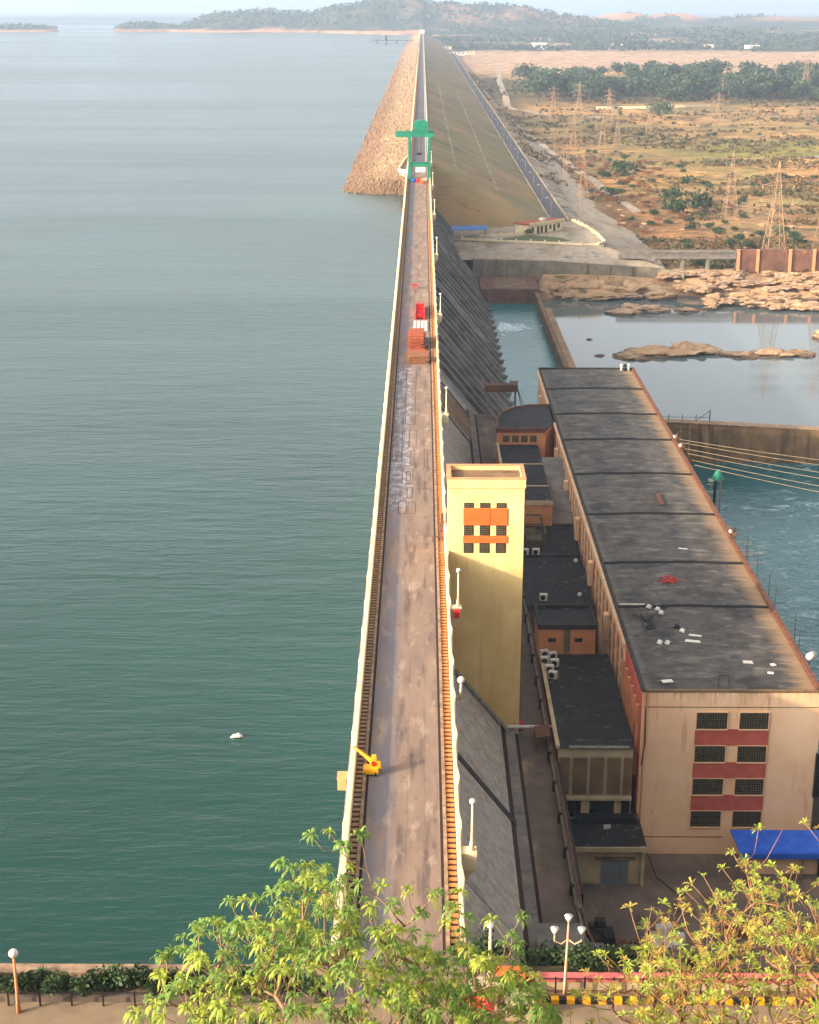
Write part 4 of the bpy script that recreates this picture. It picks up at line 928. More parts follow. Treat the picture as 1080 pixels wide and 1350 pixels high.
m_ = MB(); m_.wall_line([poly[1],poly[0],poly[7],poly[6],poly[5],poly[4],poly[3]], .4, -13.6, -12.75); m_.build('roof_parapet', K['rustmetal'], f)
for k in range(4): MB().box(14.9+k*1.65, 16.1+k*1.65, 271.95, 272.06, -15.4, -14.2).build('window', K['lattice'], f)
# air conditioning boxes
def ac(loc, label, rz=0.0, first=[None]):
    if first[0] is None:
        t = thing('ac_unit', loc, label, 'air conditioner', 'air conditioning boxes on the annex roofs'); L = Vector(loc)
        MB().box(L.x-.55, L.x+.55, L.y-.32, L.y+.32, L.z+.1, L.z+1.05).build('case', K['white'], t)
        m_ = MB(); m_.tube((L.x-.1,L.y-.33,L.z+.58),(L.x-.1,L.y-.36,L.z+.58),.36,14); m_.build('fan_grille', K['black'], t)
        for s in (-.4,.4): MB().box(L.x+s-.06,L.x+s+.06,L.y-.3,L.y+.3,L.z,L.z+.1).build('foot', K['black'], t)
        first[0] = t; return t
    return dup(first[0], loc, rz, label=label)
ac((15.9,222.8,-19.75),'grey white air conditioner box, left of the pair by the iron frame')
ac((17.6,222.9,-19.75),'grey white air conditioner box, right of the pair by the iron frame')
ac((17.3,203.6,-19.7),'lone white air conditioner box on the near edge of the middle annex roof')
for i, (x, y, z) in enumerate(((15.9,183.6,A),(16.9,182.9,A),(15.8,181.4,A),(17.0,180.6,A),(16.2,178.8,A),(16.5,176.9,A))):
    ac((x, y, z), 'scuffed white air conditioner box in the cluster below the small roof house', R.uniform(-.5,.5))
t = thing('iron_scaffold', (17.6, 229, -19.7), 'brown open iron frame standing on the black annex roof', 'frame')
for x in (16.0, 19.2):
    for y in (225.0, 234.5): MB().box(x-.1,x+.1,y-.1,y+.1,-19.7,-17.2).build('post', K['rustmetal'], t)
m_ = MB(); m_.box(15.8,19.4,224.9,225.1,-17.2,-17.0); m_.box(15.8,19.4,234.4,234.6,-17.2,-17.0); m_.box(15.9,16.1,225.1,234.4,-17.2,-17.0); m_.box(19.1,19.3,225.1,234.4,-17.2,-17.0); m_.box(16.1,19.1,229.6,229.8,-17.2,-17.0); m_.build('top_rail', K['lattice'], t)
m_ = MB(); m_.box(16.4,18.8,226,228.6,-19.7,-18.4); m_.box(16.6,18.2,230.5,233,-19.7,-18.7); m_.tube((16.5,229,-18.6),(19,230,-18.2),.12); m_.build('machinery', K['lattice'], t)
for i, (x, y, mk) in enumerate(((23.4,219.6,'white'),(22.6,205.4,'white'))):
    m_ = MB(); m_.ball((x,y,-19.45),.35,8,6); tag(m_.build('bundle', K[mk], None, True), 'white bundle at the far right corner of the middle annex roof' if i == 0 else 'white bundle near the small roof house on the middle annex roof', 'bundle')
# portal frame at the spillway end
p = thing('portal_frame', (16.8, 318, -22), 'red brown portal frame on slim legs at the near end of the spillway', 'frame')
MB().box(13.4, 20.3, 316.9, 319.0, -17.0, -15.5).build('beam', K['wallred'], p)
for x in (14.0, 19.8): MB().box(x-.22, x+.22, 317.6, 318.2, -22.5, -17.0).build('leg', K['steel'], p)
m_ = MB(); m_.tube((20.3,318,-16.5),(22.5,318,-22.4),.1); m_.tube((20.3,318.8,-16.5),(21.6,318.8,-22.4),.1); m_.build('stay', K['steel'], p)
m_ = MB(); m_.box(18.6,20.3,317,318.9,-15.5,-14.6); m_.build('hoist_box', K['steel'], p)
# bench road, its outer wall with pipes
struct(MB().box(10.4, 15.2, 112, 318, -36, -22.0).build('bench_road', K['ashstain']))
bw = thing('bench_wall', (15.5, 130, -22), 'long stained wall carrying pipes along the sunken road beside the annexes', 'wall')
MB().box(14.95, 15.25, 127, 272, -36, -20.75).build('wall', K['wallgrey'], bw)
for i, (dx, z) in enumerate(((-.14,-21.1),(-.16,-21.5),(.18,-20.6))):
    m_ = MB(); m_.path([(15.0+dx,272,z),(15.0+dx,128.5,z),(15.4+dx,124,z-.9),(16.6,121.5,z-1.8)],[.13]*4,8); m_.build('pipe', K['rustmetal' if i else 'steel'], bw)
for k in range(20): MB().box(14.5,14.94,131+k*7,131.4+k*7,-22.0,-20.85).build('pipe_bracket', K['darkconc'], bw)
m_ = MB(); m_.box(15.3,15.75,130,157.5,-36,-21.2); m_.build('outer_ledge', K['darkconc'], bw)
m_ = MB(); m_.tube((10.2,165.2,-20.6),(15.6,165.2,-20.6),.22,8); tag(m_.build('white_pipe', K['white']), 'white pipe bridging the sunken road at the tower foot', 'pipe')
m_ = MB(); m_.ball((11.9,167.3,-21.4),.5,8,6,.9); m_.box(11.6,12.2,167.0,167.6,-22,-21.6); tag(m_.build('red_bundle', M('crimson_cloth', C(206,34,74), C(180,28,60), 2, .8), None, True), 'crimson bundle lying at the foot of the yellow tower', 'bundle')
hut = thing('plank_shelter', (14.3, 163, -22), 'brown plank shelter against the pipe wall by the white pipe', 'shelter')
MB().add([(13.3,161.5,-20.2),(15.0,161.5,-19.9),(15.0,164.6,-19.9),(13.3,164.6,-20.2),(13.3,161.5,-20.3),(15.0,161.5,-20.0),(15.0,164.6,-20.0),(13.3,164.6,-20.3)],[(0,1,2,3),(4,7,6,5),(0,4,5,1),(1,5,6,2),(2,6,7,3),(3,7,4,0)]).build('roof', K['rustmetal'], hut)
for x, y in ((13.4,161.6),(13.4,164.5)): MB().tube((x,y,-22),(x,y,-20.25),.08).build('post', K['timber'], hut)
# sheds in the yard
bl = thing('blue_shed', (40, 150, -34), 'shed with a royal blue sheet roof at the front of the power house', 'shed')
MB().add([(35.4,156.8,-29.4),(50,156.8,-29.4),(50,153,-30.1),(35.9,153,-30.1),(35.4,156.8,-29.55),(50,156.8,-29.55),(50,153,-30.25),(35.9,153,-30.25)],[(0,3,2,1),(4,5,6,7),(0,1,5,4),(1,2,6,5),(2,3,7,6),(3,0,4,7)]).build('roof', K['tarp'], bl)
MB().box(36.0,50,152.8,152.99,-30.8,-30.15).build('fascia', K['tarp'], bl)
MB().box(36.6,50,154.2,156.6,-35,-30.9).build('wall', K['peach'], bl)
for x in (36.5,43,49.5): MB().box(x-.12,x+.12,153.1,153.35,-35,-30.3).build('post', K['steel'], bl)
t = thing('pump_house', (12, 119, -22), 'pale windowless box house among ferns at the near end of the sunken road', 'hut')
MB().box(10.6, 14.4, 117.6, 121.0, -24.5, -18.9).build('wall', K['cement'], t); MB().box(10.4,14.6,117.4,121.2,-18.9,-18.7).build('roof', K['conc'], t); MB().box(12.0,13.8,117.53,117.62,-22.6,-21.3).build('vent', K['glass'], t)
t = thing('cement_pier', (15.6, 118, -22), 'slim grey concrete pier right of the pale box house', 'pier'); MB().box(15.2,16.2,117.4,118.6,-25,-19.3).build('shaft', K['conc'], t); MB().box(15.1,16.3,117.3,118.7,-19.3,-19.1).build('cap', K['conc'], t)
for i, (x, y, s) in enumerate(((19,142,1.6),(22,139,1.1),(26,141,1.3),(30,137,1.8),(34,143,1.2),(24,133,1.5))):
    m_ = MB()
    for q in range(5): a = R.uniform(0,6.28); m_.box(x+math.cos(a)*s-.5, x+math.cos(a)*s+.6, y+math.sin(a)*s-.5, y+math.sin(a)*s+.5, -34.2, -33.3+R.uniform(0,.9))
    m_.box(x-1.6, x+1.6, y-1.4, y+1.4, -34.4, -33.42); tag(m_.build('scrap_heap', K[['darkconc','rustmetal','white','lattice','timber','conc'][i]]), ['dark rubble heap in the yard before the garage','rusty scrap heap in the shaded yard','pale block heap in the shaded yard','grey brown scrap heap under the sparse tree','brown plank heap in the yard by the power house wall','grey block heap at the near end of the yard'][i], 'scrap heap')
struct(MB().add([(15.8,120,-33.55),(47,120,-33.55),(47,158.5,-33.55),(15.8,158.5,-33.55)],[(0,1,2,3)]).build('yard', K['ashstain']))

# ------------------------------------------------------------------ things on the power house roof
RZ = PZ + .27
def onroof(px, py): pass
t = thing('roof_grating', (35.5, 226, RZ), 'rusty slatted grating lying in the middle of the black roof', 'grating')
m_ = MB()
for q in range(6): m_.box(34.0,37.4,226+q*.9,226.25+q*.9,RZ,RZ+.12)
m_.build('bars', K['lattice'], t); MB().box(36.6,37.3,225.7,231,RZ+.13,RZ+.4).build('beam', K['rustmetal'], t)
for i, (x, y, sx, sy, lb) in enumerate(((32.8,172.4,1.3,.5,'white sheet lying on the near part of the black roof, left of its twin'),(33.4,174.2,1.1,.4,'white sheet lying just behind its twin on the near black roof'),(38.2,166.2,.8,.5,'small white slab on the black roof near the front edge'),(28.0,160.8,.9,.5,'crumpled white sheet at the front left roof corner'),(41.0,165.5,.4,.4,'white scrap at the right of the near black roof'),(40.2,163.2,.5,.3,'pale flake near the front right of the roof'),(37.0,206,.9,.25,'long white strip lying by the third roof seam'))):
    m_ = MB(); a = R.uniform(-.3,.3); d = Vector((math.cos(a),math.sin(a),0)); sx *= .72; sy *= .72; n = Vector((-d.y,d.x,0)); c = Vector((x,y,0))
    m_.prism_z([tuple((c-d*sx-n*sy)[:2]),tuple((c+d*sx-n*sy)[:2]),tuple((c+d*sx*.9+n*sy)[:2]),tuple((c-d*sx*.95+n*sy)[:2])], RZ+.0, RZ+.1); tag(m_.build('white_sheet', K['white']), lb, 'sheet')
for i, (x, y) in enumerate(((29.0,183.2),(30.0,182.4),(30.8,183.4),(30.3,181.2),(31.5,176.6),(32.0,175.3),(28.7,171.6),(29.6,171.5))):
    m_ = MB(); m_.path([(x-.3,y,RZ+.1),(x,y+.1,RZ+.32),(x+.35,y+.25,RZ+.2)],[.12,.27,.14],7); m_.path([(x+.1,y-.2,RZ+.05),(x+.15,y,RZ+.45)],[.2,.08],6); tag(m_.build('rag_bundle', K['black' if i in (2,4) else 'white'], None, True), ('black rag bundle in the roof clutter by the second seam' if i == 2 else 'black rag bundle alone on the near roof' if i == 4 else 'white rag bundle in the clutter on the near black roof'), 'bundle', None if i in (2,4) else 'white rag bundles on the roof')
t = thing('brick_heap', (33, 193, RZ), 'heap of loose red bricks on the black roof', 'brick heap')
m_ = MB()
for q in range(60):
    x = 33+R.gauss(0,.6); y = 193+R.gauss(0,.8); z = RZ+R.uniform(0,.25); m_.box(x-.16,x+.16,y-.1,y+.1,z,z+.13)
m_.build('bricks', M('loose_brick', C(188,66,54), C(150,50,44), 3, .9), t)
t = thing('pipe_hoop', (34.2, 160.2, RZ), 'bent black pipe hoop standing at the front roof edge', 'pipe'); MB().path([(33.5,159.3,RZ-.1),(33.7,160.2,RZ+1.0),(34.7,160.3,RZ+1.05),(34.8,159.3,RZ-.1)],[.06]*4,6).build('hoop', K['black'], t)
m_ = MB()
for q in range(6): m_.path([(26.4+R.uniform(0,2.4),174+R.uniform(0,8),RZ),(27.5+R.uniform(0,2),175+R.uniform(0,7),RZ+.25),(28+R.uniform(0,2),174+R.uniform(0,8),RZ)],[.07]*3,5)
tag(m_.build('hose_tangle', K['black']), 'tangle of dark hoses on the left of the near roof', 'hose')
m_ = MB(); m_.path([(25.4,184.3,RZ+.12),(28.6,184.2,RZ+.16)],[.12,.12],6); tag(m_.build('white_conduit', K['white']), 'white conduit lying along the nearest roof seam', 'pipe')
for i, (x, y) in enumerate(((42.2,319.3),(42.9,319.2),(43.7,319.4))):
    m_ = MB(); m_.tube((x,y,PZ),(x,y,PZ+1.1),.22,8); m_.ball((x,y,PZ+1.3),.35,8,6); tag(m_.build('roof_vent', K['white' if i != 1 else 'black'], None, True), ['white capped roof vent at the far right roof corner, left of three','black capped roof vent at the far right roof corner','white capped roof vent outermost at the far right roof corner'][i], 'vent')
# right edge: floodlights, white drum, wires, masts behind
t = thing('floodlight', (45.4, 166.5, PZ), 'white drum floodlight clamped on the near right roof edge', 'lamp'); MB().tube((45.4,166.5,PZ-.1),(45.6,166.5,PZ+.9),.07).build('bracket', K['rustmetal'], t); MB().tube((45.2,166.2,PZ+1.0),(46.0,166.9,PZ+1.0),.4,12,.5).build('drum', K['white'], t, True)
for i, y in enumerate((212, 258, 264)):
    t = thing('edge_clamp', (45.0, y, PZ), ['rusty bracket cluster with a white insulator on the right roof edge','brown hook cluster far along the right roof edge','brown hook cluster with white cap farthest along the right roof edge'][i], 'bracket')
    m_ = MB()
    for q in range(7): m_.path([(45.0,y+R.uniform(-2,2),PZ+.3),(45.3+R.uniform(-.5,.5),y+R.uniform(-2,2),PZ+1.0),(44.6+R.uniform(-.5,.9),y+R.uniform(-2,2),PZ+.7+R.uniform(0,1))],[.09,.08,.06],5)
    m_.build('hooks', K['rustmetal'], t); MB().ball((44.9,y,PZ+.9),.35,8,6).build('insulator', K['white'], t, True)
def mast(loc, h, label, arm, first={}):
    t = thing('aerial_mast', loc, label, 'mast', 'thin masts beyond the right roof edge'); L = Vector(loc)
    MB().path([L, L+Vector((0,0,h))],[.1,.05],6).build('pole', K['steel'], t)
    m_ = MB(); m_.box(L.x-arm,L.x+arm,L.y-.05,L.y+.05,L.z+h*.86,L.z+h*.86+.1); m_.build('cross_arm', K['white' if arm > .8 else 'steel'], t); m_ = MB(); m_.box(L.x-arm*.6,L.x+arm*.6,L.y-.05,L.y+.05,L.z+h*.94,L.z+h*.94+.1); m_.build('cross_arm', K['white' if arm > .8 else 'steel'], t)
for i, (y, h, a) in enumerate(((176,15.0,.4),(181,16.5,.5),(185.5,16.8,.4),(193,17.6,.6),(199,17.8,.4),(209,17.6,1.1),(211.5,16.4,1.4),(214,17.2,.9),(217,16.4,1.2),(221,17.0,.7),(276,17.5,.5),(247,16.2,1.0))):
    mast((47.4 + (i % 3)*.5, y, -31), h, 'thin grey mast with short cross arms beyond the right roof edge', a)
struct(MB().box(45.0, 49.6, 150, 325, -37, -30.9).build('draft_tube_deck', K['darkconc']))
t = thing('bushing_tower', (49.2, 247, -31), 'dark post with a green cone hood beyond the right roof edge', 'tower')
MB().box(48.9,49.3,246.8,247.2,-31,-15.0).build('post', K['black'], t); MB().box(49.9,50.15,246.9,247.15,-31,-15.2).build('post', K['steel'], t); MB().tube((49.5,247,-14.8),(49.5,247,-13.2),1.1,10,.3).build('hood', K['green'], t); MB().box(48.0,50.2,246.8,247.2,-15.2,-14.8).build('arm', K['white'], t)
# overhead lines from the roof edge out over the river
def cable(p, q, sag, r=.045, n=14):
    p = Vector(p); q = Vector(q); return [p.lerp(q, i/n) - Vector((0,0,sag*4*(i/n)*(1-i/n))) for i in range(n+1)]
for i, (y, x2, y2, z2) in enumerate(((262,150,250,-17),(260,150,243,-17.5),(256,150,236,-18),(253,150,230,-18.5),(249,150,222,-19),(246,150,216,-19.5))):
    m_ = MB(); pts = cable((45.3,y,PZ+.9),(x2,y2,z2),2.5); m_.path(pts,[.035]*len(pts),4); tag(m_.build('power_line', K['cement']), 'thin overhead power line slanting from the roof edge over the tailrace', 'power line', 'overhead lines over the tailrace')

for i, (pts, lb) in enumerate((([(24.95,158.45,-28.2),(25.6,156.5,-31.2),(26.6,153,-33.2),(29,149,-33.5)],'black cable drooping from the power house corner to the yard'),([(17.2,152.5,-30.5),(16.4,149,-32.0),(17.8,144,-33.4),(21,139,-33.4)],'dark hose running from the garage wall over the yard'),([(25.3,158.4,-15),(25.4,158.3,-19),(25.1,158.3,-22)],'thin cable hanging on the power house front corner'))):
    m_ = MB(); m_.path(pts,[.07]*len(pts),5); tag(m_.build('cable', K['black']), lb, 'cable')
# ------------------------------------------------------------------ rocks
def rock_mesh(seed, sub=4, flat=.6, rough=.45):
    bm = bmesh.new(); bmesh.ops.create_icosphere(bm, subdivisions=sub, radius=1.0)
    for v in bm.verts:
        n = v.co.normalized(); d = 1 + rough * noise.fractal(n*1.3 + Vector((seed*7.1, seed*3.3, 1)), 1, 2, 4) - .3*abs(noise.noise(n*2.6 + Vector((seed, 0, seed*2)))) - .16*abs(noise.noise(Vector((n.x*1.6, n.y*5.5, n.z*5)) + Vector((seed*3, 0, 0)))) + .05*noise.noise(n*11)
        v.co = n * max(.35, d); v.co.z *= flat
    me = D.meshes.new('rock'); bm.to_mesh(me); bm.free(); return me
RM = []
for s in range(7):
    me = rock_mesh(s + 1); me.materials.append(K['rock' if s % 3 else 'rockp']); RM.append(me)
def rock(nm, x, y, z, sx, sy, sz, label, grp=None, k=None, rz=None):
    me = RM[(R.randrange(7) if k is None else k)]; o = D.objects.new(nm, me); COL.objects.link(o)
    o.location = (x, y, z); o.scale = (sx, sy, sz); o.rotation_euler = (0, 0, R.uniform(-.25,.25) if rz is None else rz)
    return tag(o, label, 'rock', grp)
for x, y, sx, sy, sz, k, lb in ((66,500,5.5,5,2.2,0,'dark rounded rock islet nearest the far bank, left one'),(75,505,6.5,5,2.6,3,'rounded rock islet in the pool beside the left islet'),(70,510,4.5,4,1.8,6,'low rock islet just behind the two rounded islets'),(87.5,505,4.6,3,1.4,4,'flat grey rock in the pool right of the rounded islets'),(94.5,508,2.4,2,1.0,1,'small flat rock outermost right of the rounded islets'),(86,499,2.2,1.6,.6,5,'thin wet rock slab just breaking the pool surface'),
    (68,438,9.5,9,2.2,1,'long brown rock shoal in the middle of the pool'),(78,442,7.5,8,3.0,2,'higher brown hump at the right end of the long shoal'),(60,434,5.5,6,1.2,4,'low left tongue of the long brown shoal'),(92,436,6,5,1.3,5,'dark left end of the right hand shoal'),(101,437,7,6,1.9,1,'ribbed brown middle of the right hand shoal'),(109,438,5,5,1.2,4,'low right end of the right hand shoal'),(51,435,1.3,1.5,.7,0,'tiny dark rock alone in the pool left of the long shoal'),(123,462,5,6,3,2,'tan rock at the frame edge in the pool'),(50.5,458,.9,1,.5,3,'small wet stone near the long narrow wall'),
    (48,532,7,7,4.2,5,'flat pinkish rock ledge against the grey wall, left one'),(60,534,9,7,5.0,1,'broad tan rock ledge in front of the grey wall'),(74,536,9,7,5.2,2,'brown rock ledge at the right of the grey wall'),(62,526,8,4,2.0,4,'low dark rock shelf at the water edge under the ledges'),(82,527,6,5,2.6,1,'rounded rock shelf where the ledges meet the boulders'),(72,526,3.5,2.6,1.8,3,'squat rock at the water edge under the brown ledge')):
    rock('rock', x, y, -35 if y < 512 else -34, sx, sy, sz * 1.15, lb, None, k)
n = 0
while n < 210:
    x = R.uniform(84, 160); y = R.uniform(508 - (x-84)*.12, 546)
    if x < 96 and y < 524: continue
    s = R.uniform(.8, 2.4) * (1.5 if R.random() < .2 else 1); z = -35 + (y - 504 + (x-84)*.12) * .135
    rock('boulder', x, y, z, s*R.uniform(1.1,2.0), s, s*R.uniform(.35,.62), 'tan boulder in the heap along the pool bank below the brown wall', 'boulders heaped on the bank', rz=R.uniform(0,6.2)); n += 1
for i in range(40):
    x = R.uniform(86,170); y = R.uniform(560,760); rock('boulder', x, y, H(x,y)+.1, R.uniform(.8,2.2), R.uniform(.8,2), R.uniform(.5,1.2), 'small tan boulder lying on the dry slope beyond the bridge', 'boulders on the dry slope', rz=R.uniform(0,6.2))
m_ = MB()
for q in range(150):
    u = abs(R.gauss(0,.5)); x = 24+u*9; y = 476+R.gauss(0,4.0)*(1-.5*min(1,u)); r = R.uniform(.4,1.1); m_.ball((x,y,-35),r,7,4,.35)
fo = m_.build('foam', K['foam'], None, True); tag(fo, 'white foam patch boiling up in the turquoise basin', 'foam', kind='stuff')
m_ = MB(); m_.path([(-18.9,138.7,-8.97),(-18.6,138.8,-8.85),(-18.0,138.85,-8.82),(-17.6,138.8,-8.95)],[.06,.2,.24,.05],8); m_.tube((-18.2,138.8,-8.7),(-18.1,138.8,-8.5),.08,8); tag(m_.build('float', K['white'], None, True), 'lone white float drifting on the dark lake', 'float')

# ------------------------------------------------------------------ bushes, trees of the plain
def foliage(mb, c, rx, ry, rz_, n, leaf, rnd, fill=.25):
    for _ in range(n):
        while True:
            v = Vector((rnd.uniform(-1,1), rnd.uniform(-1,1), rnd.uniform(-.75,1)))
            L = v.length
            if L < 1 and L > fill * rnd.random(): break
        lump = 1 + .3 * noise.noise(v * 2.3 + Vector(c) * .37)
        p = Vector((c[0] + v.x*rx*lump, c[1] + v.y*ry*lump, c[2] + v.z*rz_*lump))
        s = leaf * rnd.uniform(.6, 1.35); a = Vector((rnd.gauss(0,1), rnd.gauss(0,1), rnd.gauss(0,.6))).normalized(); b = a.cross(Vector((rnd.gauss(0,1), rnd.gauss(0,1), rnd.gauss(0,1)))).normalized()
        mb.add([p - a*s, p + b*s*.55, p + a*s, p - b*s*.55], [(0,1,2,3)])
def tree_mesh(seed, h, rx, rz_, n, leaf, lm, tm='bark_d', trunk=True, clumps=6):
    rnd = random.Random(seed); t = D.objects.new('tree', None)
    cr = MB()
    for k in range(clumps):
        a = rnd.uniform(0, 6.28); d = rx * rnd.uniform(.15, .62)
        foliage(cr, (math.cos(a)*d, math.sin(a)*d, h - rz_*rnd.uniform(.75, 1.25)), rx*rnd.uniform(.42,.62), rx*rnd.uniform(.42,.62), rz_*rnd.uniform(.5,.8), n // clumps, leaf, rnd)
    tk = MB()
    if trunk:
        tk.path([(0,0,-.6),(.1,.05,h*.3),(-.1,.1,h*.62)], [h*.035, h*.026, h*.015], 6)
        for k in range(4):
            a = rnd.uniform(0,6.28); tk.path([(0,0,h*.3),(math.cos(a)*rx*.3,math.sin(a)*rx*.3,h*.52),(math.cos(a)*rx*.6,math.sin(a)*rx*.6,h*.75)],[h*.02,h*.013,h*.006],5)
    return cr, tk
def make_tree(nm, cat, seed, h, rx, rz_, n, leaf, lm, trunk=True, clumps=6):
    root = D.objects.new(nm, None); COL.objects.link(root); cr, tk = tree_mesh(seed, h, rx, rz_, n, leaf, lm, trunk=trunk, clumps=clumps)
    cr.build('crown', K[lm], root)
    if trunk: tk.build('trunk', K['bark_d'], root)
    return root
belt = [make_tree('belt_tree', 'tree', s, 1.0, .62, .42, 520, .075, 'leaf_f') for s in range(5)]
used = set()
def put(protos, k, loc, s, rz, label, cat, grp, sz=1.0):
    p = protos[k]
    if id(p) not in used and not used.add(id(p)): o = p; o.location = loc; o.rotation_euler = (0,0,rz); o.scale = (s, s, s*sz)
    else: o = dup(p, loc, rz, (s, s, s*sz))
    return tag(o, label, cat, grp)
cnt = 0
for i in range(235):
    f = R.random(); y = R.uniform(1560, 2080) ; xl = 105 + (y-1560)*.12; x = xl + (R.random() ** 1.1) * (y * .30 - 60)
    if R.random() < .35: y = R.uniform(1580,1760)
    s = R.uniform(13, 24) * (1.15 if x > 260 else 1)
    put(belt, R.randrange(5), (x, y, H(x,y)-.5), s, R.uniform(0,6.28), 'round grey green tree in the belt across the dry plain', 'tree', 'trees in the belt across the plain')
big = [make_tree('shade_tree', 'tree', s, 1.0, .8, .4, 700, .06, 'leaf_f', clumps=8) for s in (21, 22)]
for i, (px_, y, s, lb) in enumerate(((112,1560,30,'broad dark shade tree nearest the foot road at the left end of the belt'),(132,1620,34,'widest dark shade tree at the left of the belt'),(128,1900,30,'dark shade tree standing behind the widest one'),(166,1560,26,'dark shade tree at the front of the belt left of the pale track'),(232,1480,22,'lone shade tree in front of the belt'),(198,1330,17,'lone shade tree on the plain below the pale track'))):
    put(big, i % 2, (px_, y, H(px_,y)-.5), s, i*1.1, lb, 'tree', None)
bush = [make_tree('bush', 'bush', 30+s, 1.0, .85, .5, 320, .10, 'leaf_d', trunk=False, clumps=5) for s in range(4)]
rbush = [make_tree('dry_bush', 'bush', 40+s, 1.0, .9, .5, 300, .09, 'leaf_r', trunk=False, clumps=5) for s in range(3)]
i = 0
while i < 210:
    y = 560 + (R.random() ** 1.4) * 900; x = R.uniform(92 if y > 640 else 100, y*.30 + 20)
    if fb(x, y, 70, 3) < -.12 or math.hypot((x-290)/110,(y-985)/45) < 1.2: continue
    s = R.uniform(1.6, 4.2) * (1.5 if R.random() < .15 else 1); i += 1
    put(bush, R.randrange(4), (x, y, H(x,y)-.2), s, R.uniform(0,6.28), 'dark green bush dotted over the dry orange plain', 'bush', 'green bushes on the plain', R.uniform(.7,1))
for i in range(70):
    y = R.uniform(640, 980); x = R.uniform(82, 112 + (y-640)*.09); s = R.uniform(2.0,5)
    put(rbush, R.randrange(3), (x, y, H(x,y)-.2), s, R.uniform(0,6.28), 'rusty brown bush crowding the slope beyond the foot road', 'bush', 'rusty bushes beyond the foot road', R.uniform(.5,.8))
for i, (x, y, s, lb) in enumerate(((112,880,11,'large round green bush beside the grey bare patch'),(121,760,9,'wide green thicket right of the rusty slope'),(128,730,10,'wide green thicket in front of the other thicket'),(116,716,8,'green thicket at the edge of the rusty slope'),(101,560,4.5,'green bush under the foot bridge'),(106,553.5,3,'small green bush by the last bridge pier'),(41,588,2.8,'dark clipped bush at the left end of the bungalow'),(148,640,6,'green tree-like bush alone above the brown wall'),(160,610,7,'spreading green bush right above the brown wall'))):
    put(bush, i % 4, (x, y, (H(x,y)-.2) if i != 6 else -22), s, i, lb, 'bush', None)
# low scrub and tussocks nobody could count
m_ = MB(); rnd = random.Random(17); i = 0
while i < 9000:
    y = 552 + (rnd.random() ** 1.7) * 1500; x = rnd.uniform(62 if y > 760 else 88, y*.31 + 25)
    if fb(x, y*2.2, 90, 4) + .5*fb(x, y, 24, 2) < rnd.uniform(-.1, .35): continue
    if math.hypot((x-282)/52,(y-1012)/24) < 1: continue
    i += 1; z = H(x, y); s = rnd.uniform(.5, 1.7) * (1 + (y-550)/900)
    for q in range(4):
        p = Vector((x + rnd.gauss(0,s*.7), y + rnd.gauss(0,s*.7), z + s*rnd.uniform(.1,.7))); a = Vector((rnd.gauss(0,1),rnd.gauss(0,1),rnd.gauss(0,.5))).normalized()*s*.6; b = Vector((rnd.gauss(0,1),rnd.gauss(0,1),rnd.gauss(0,1))).normalized()*s*.5
        m_.add([p-a, p+b, p+a, p-b], [(0,1,2,3)])
K['scrub'] = leafmat('dry_scrub_leaf', C(74,74,42), C(112,84,50), .03, .2)
tag(m_.build('scrub', K['scrub']), 'low dark scrub speckling the dry plain', 'scrub', kind='stuff')
# far wood below the hills: one mass
m_ = MB(); rnd = random.Random(5)
for i in range(2600):
    y = rnd.uniform(3330, 4700); x = rnd.uniform(60, y*.30 + 60)
    if rnd.random() < .2: x = rnd.uniform(-60, 420); y = rnd.uniform(3950, 4700)
    if fb(x, y, 230, 3) < -.22: continue
    if x < 12: continue
    z = H(x, y); s = rnd.uniform(7, 14)
    for q in range(7):
        p = Vector((x + rnd.gauss(0,s*.4), y + rnd.gauss(0,s*.4), z + s*rnd.uniform(.15,.8))); a = Vector((rnd.gauss(0,1),rnd.gauss(0,1),rnd.gauss(0,.5))).normalized()*s*.34; b = Vector((rnd.gauss(0,1),rnd.gauss(0,1),rnd.gauss(0,1))).normalized()*s*.34
        m_.add([p-a, p+b, p+a, p-b], [(0,1,2,3)])
tag(m_.build('far_wood', K['leaf_f']), 'far hazy wood filling the foot of the hills', 'wood', kind='stuff')
m_ = MB()
for i in range(2400):
    rg = rnd.choice((0,0,0,0,0,0,1,1,2,2,3,4)); Y_, dep_, pts_, _r = RIDGES[rg]; x = rnd.uniform(pts_[0][0], min(pts_[-1][0], 1900)); y = Y_ - dep_ * rnd.uniform(-.15, 1.3); z = H(x,y)
    if z < -4 or (rg == 1 and fb(x+50,y,200,5) > -.3): continue
    s = rnd.uniform(8,15)
    for q in range(6):
        p = Vector((x + rnd.gauss(0,s*.4), y + rnd.gauss(0,s*.4), z + s*rnd.uniform(0,.7))); a = Vector((rnd.gauss(0,1),rnd.gauss(0,1),rnd.gauss(0,.5))).normalized()*s*.36; b = Vector((rnd.gauss(0,1),rnd.gauss(0,1),rnd.gauss(0,1))).normalized()*s*.36
        m_.add([p-a, p+b, p+a, p-b], [(0,1,2,3)])
tag(m_.build('hill_wood', K['leaf_f']), 'far hazy scrub wood covering the hill slopes', 'wood', kind='stuff')
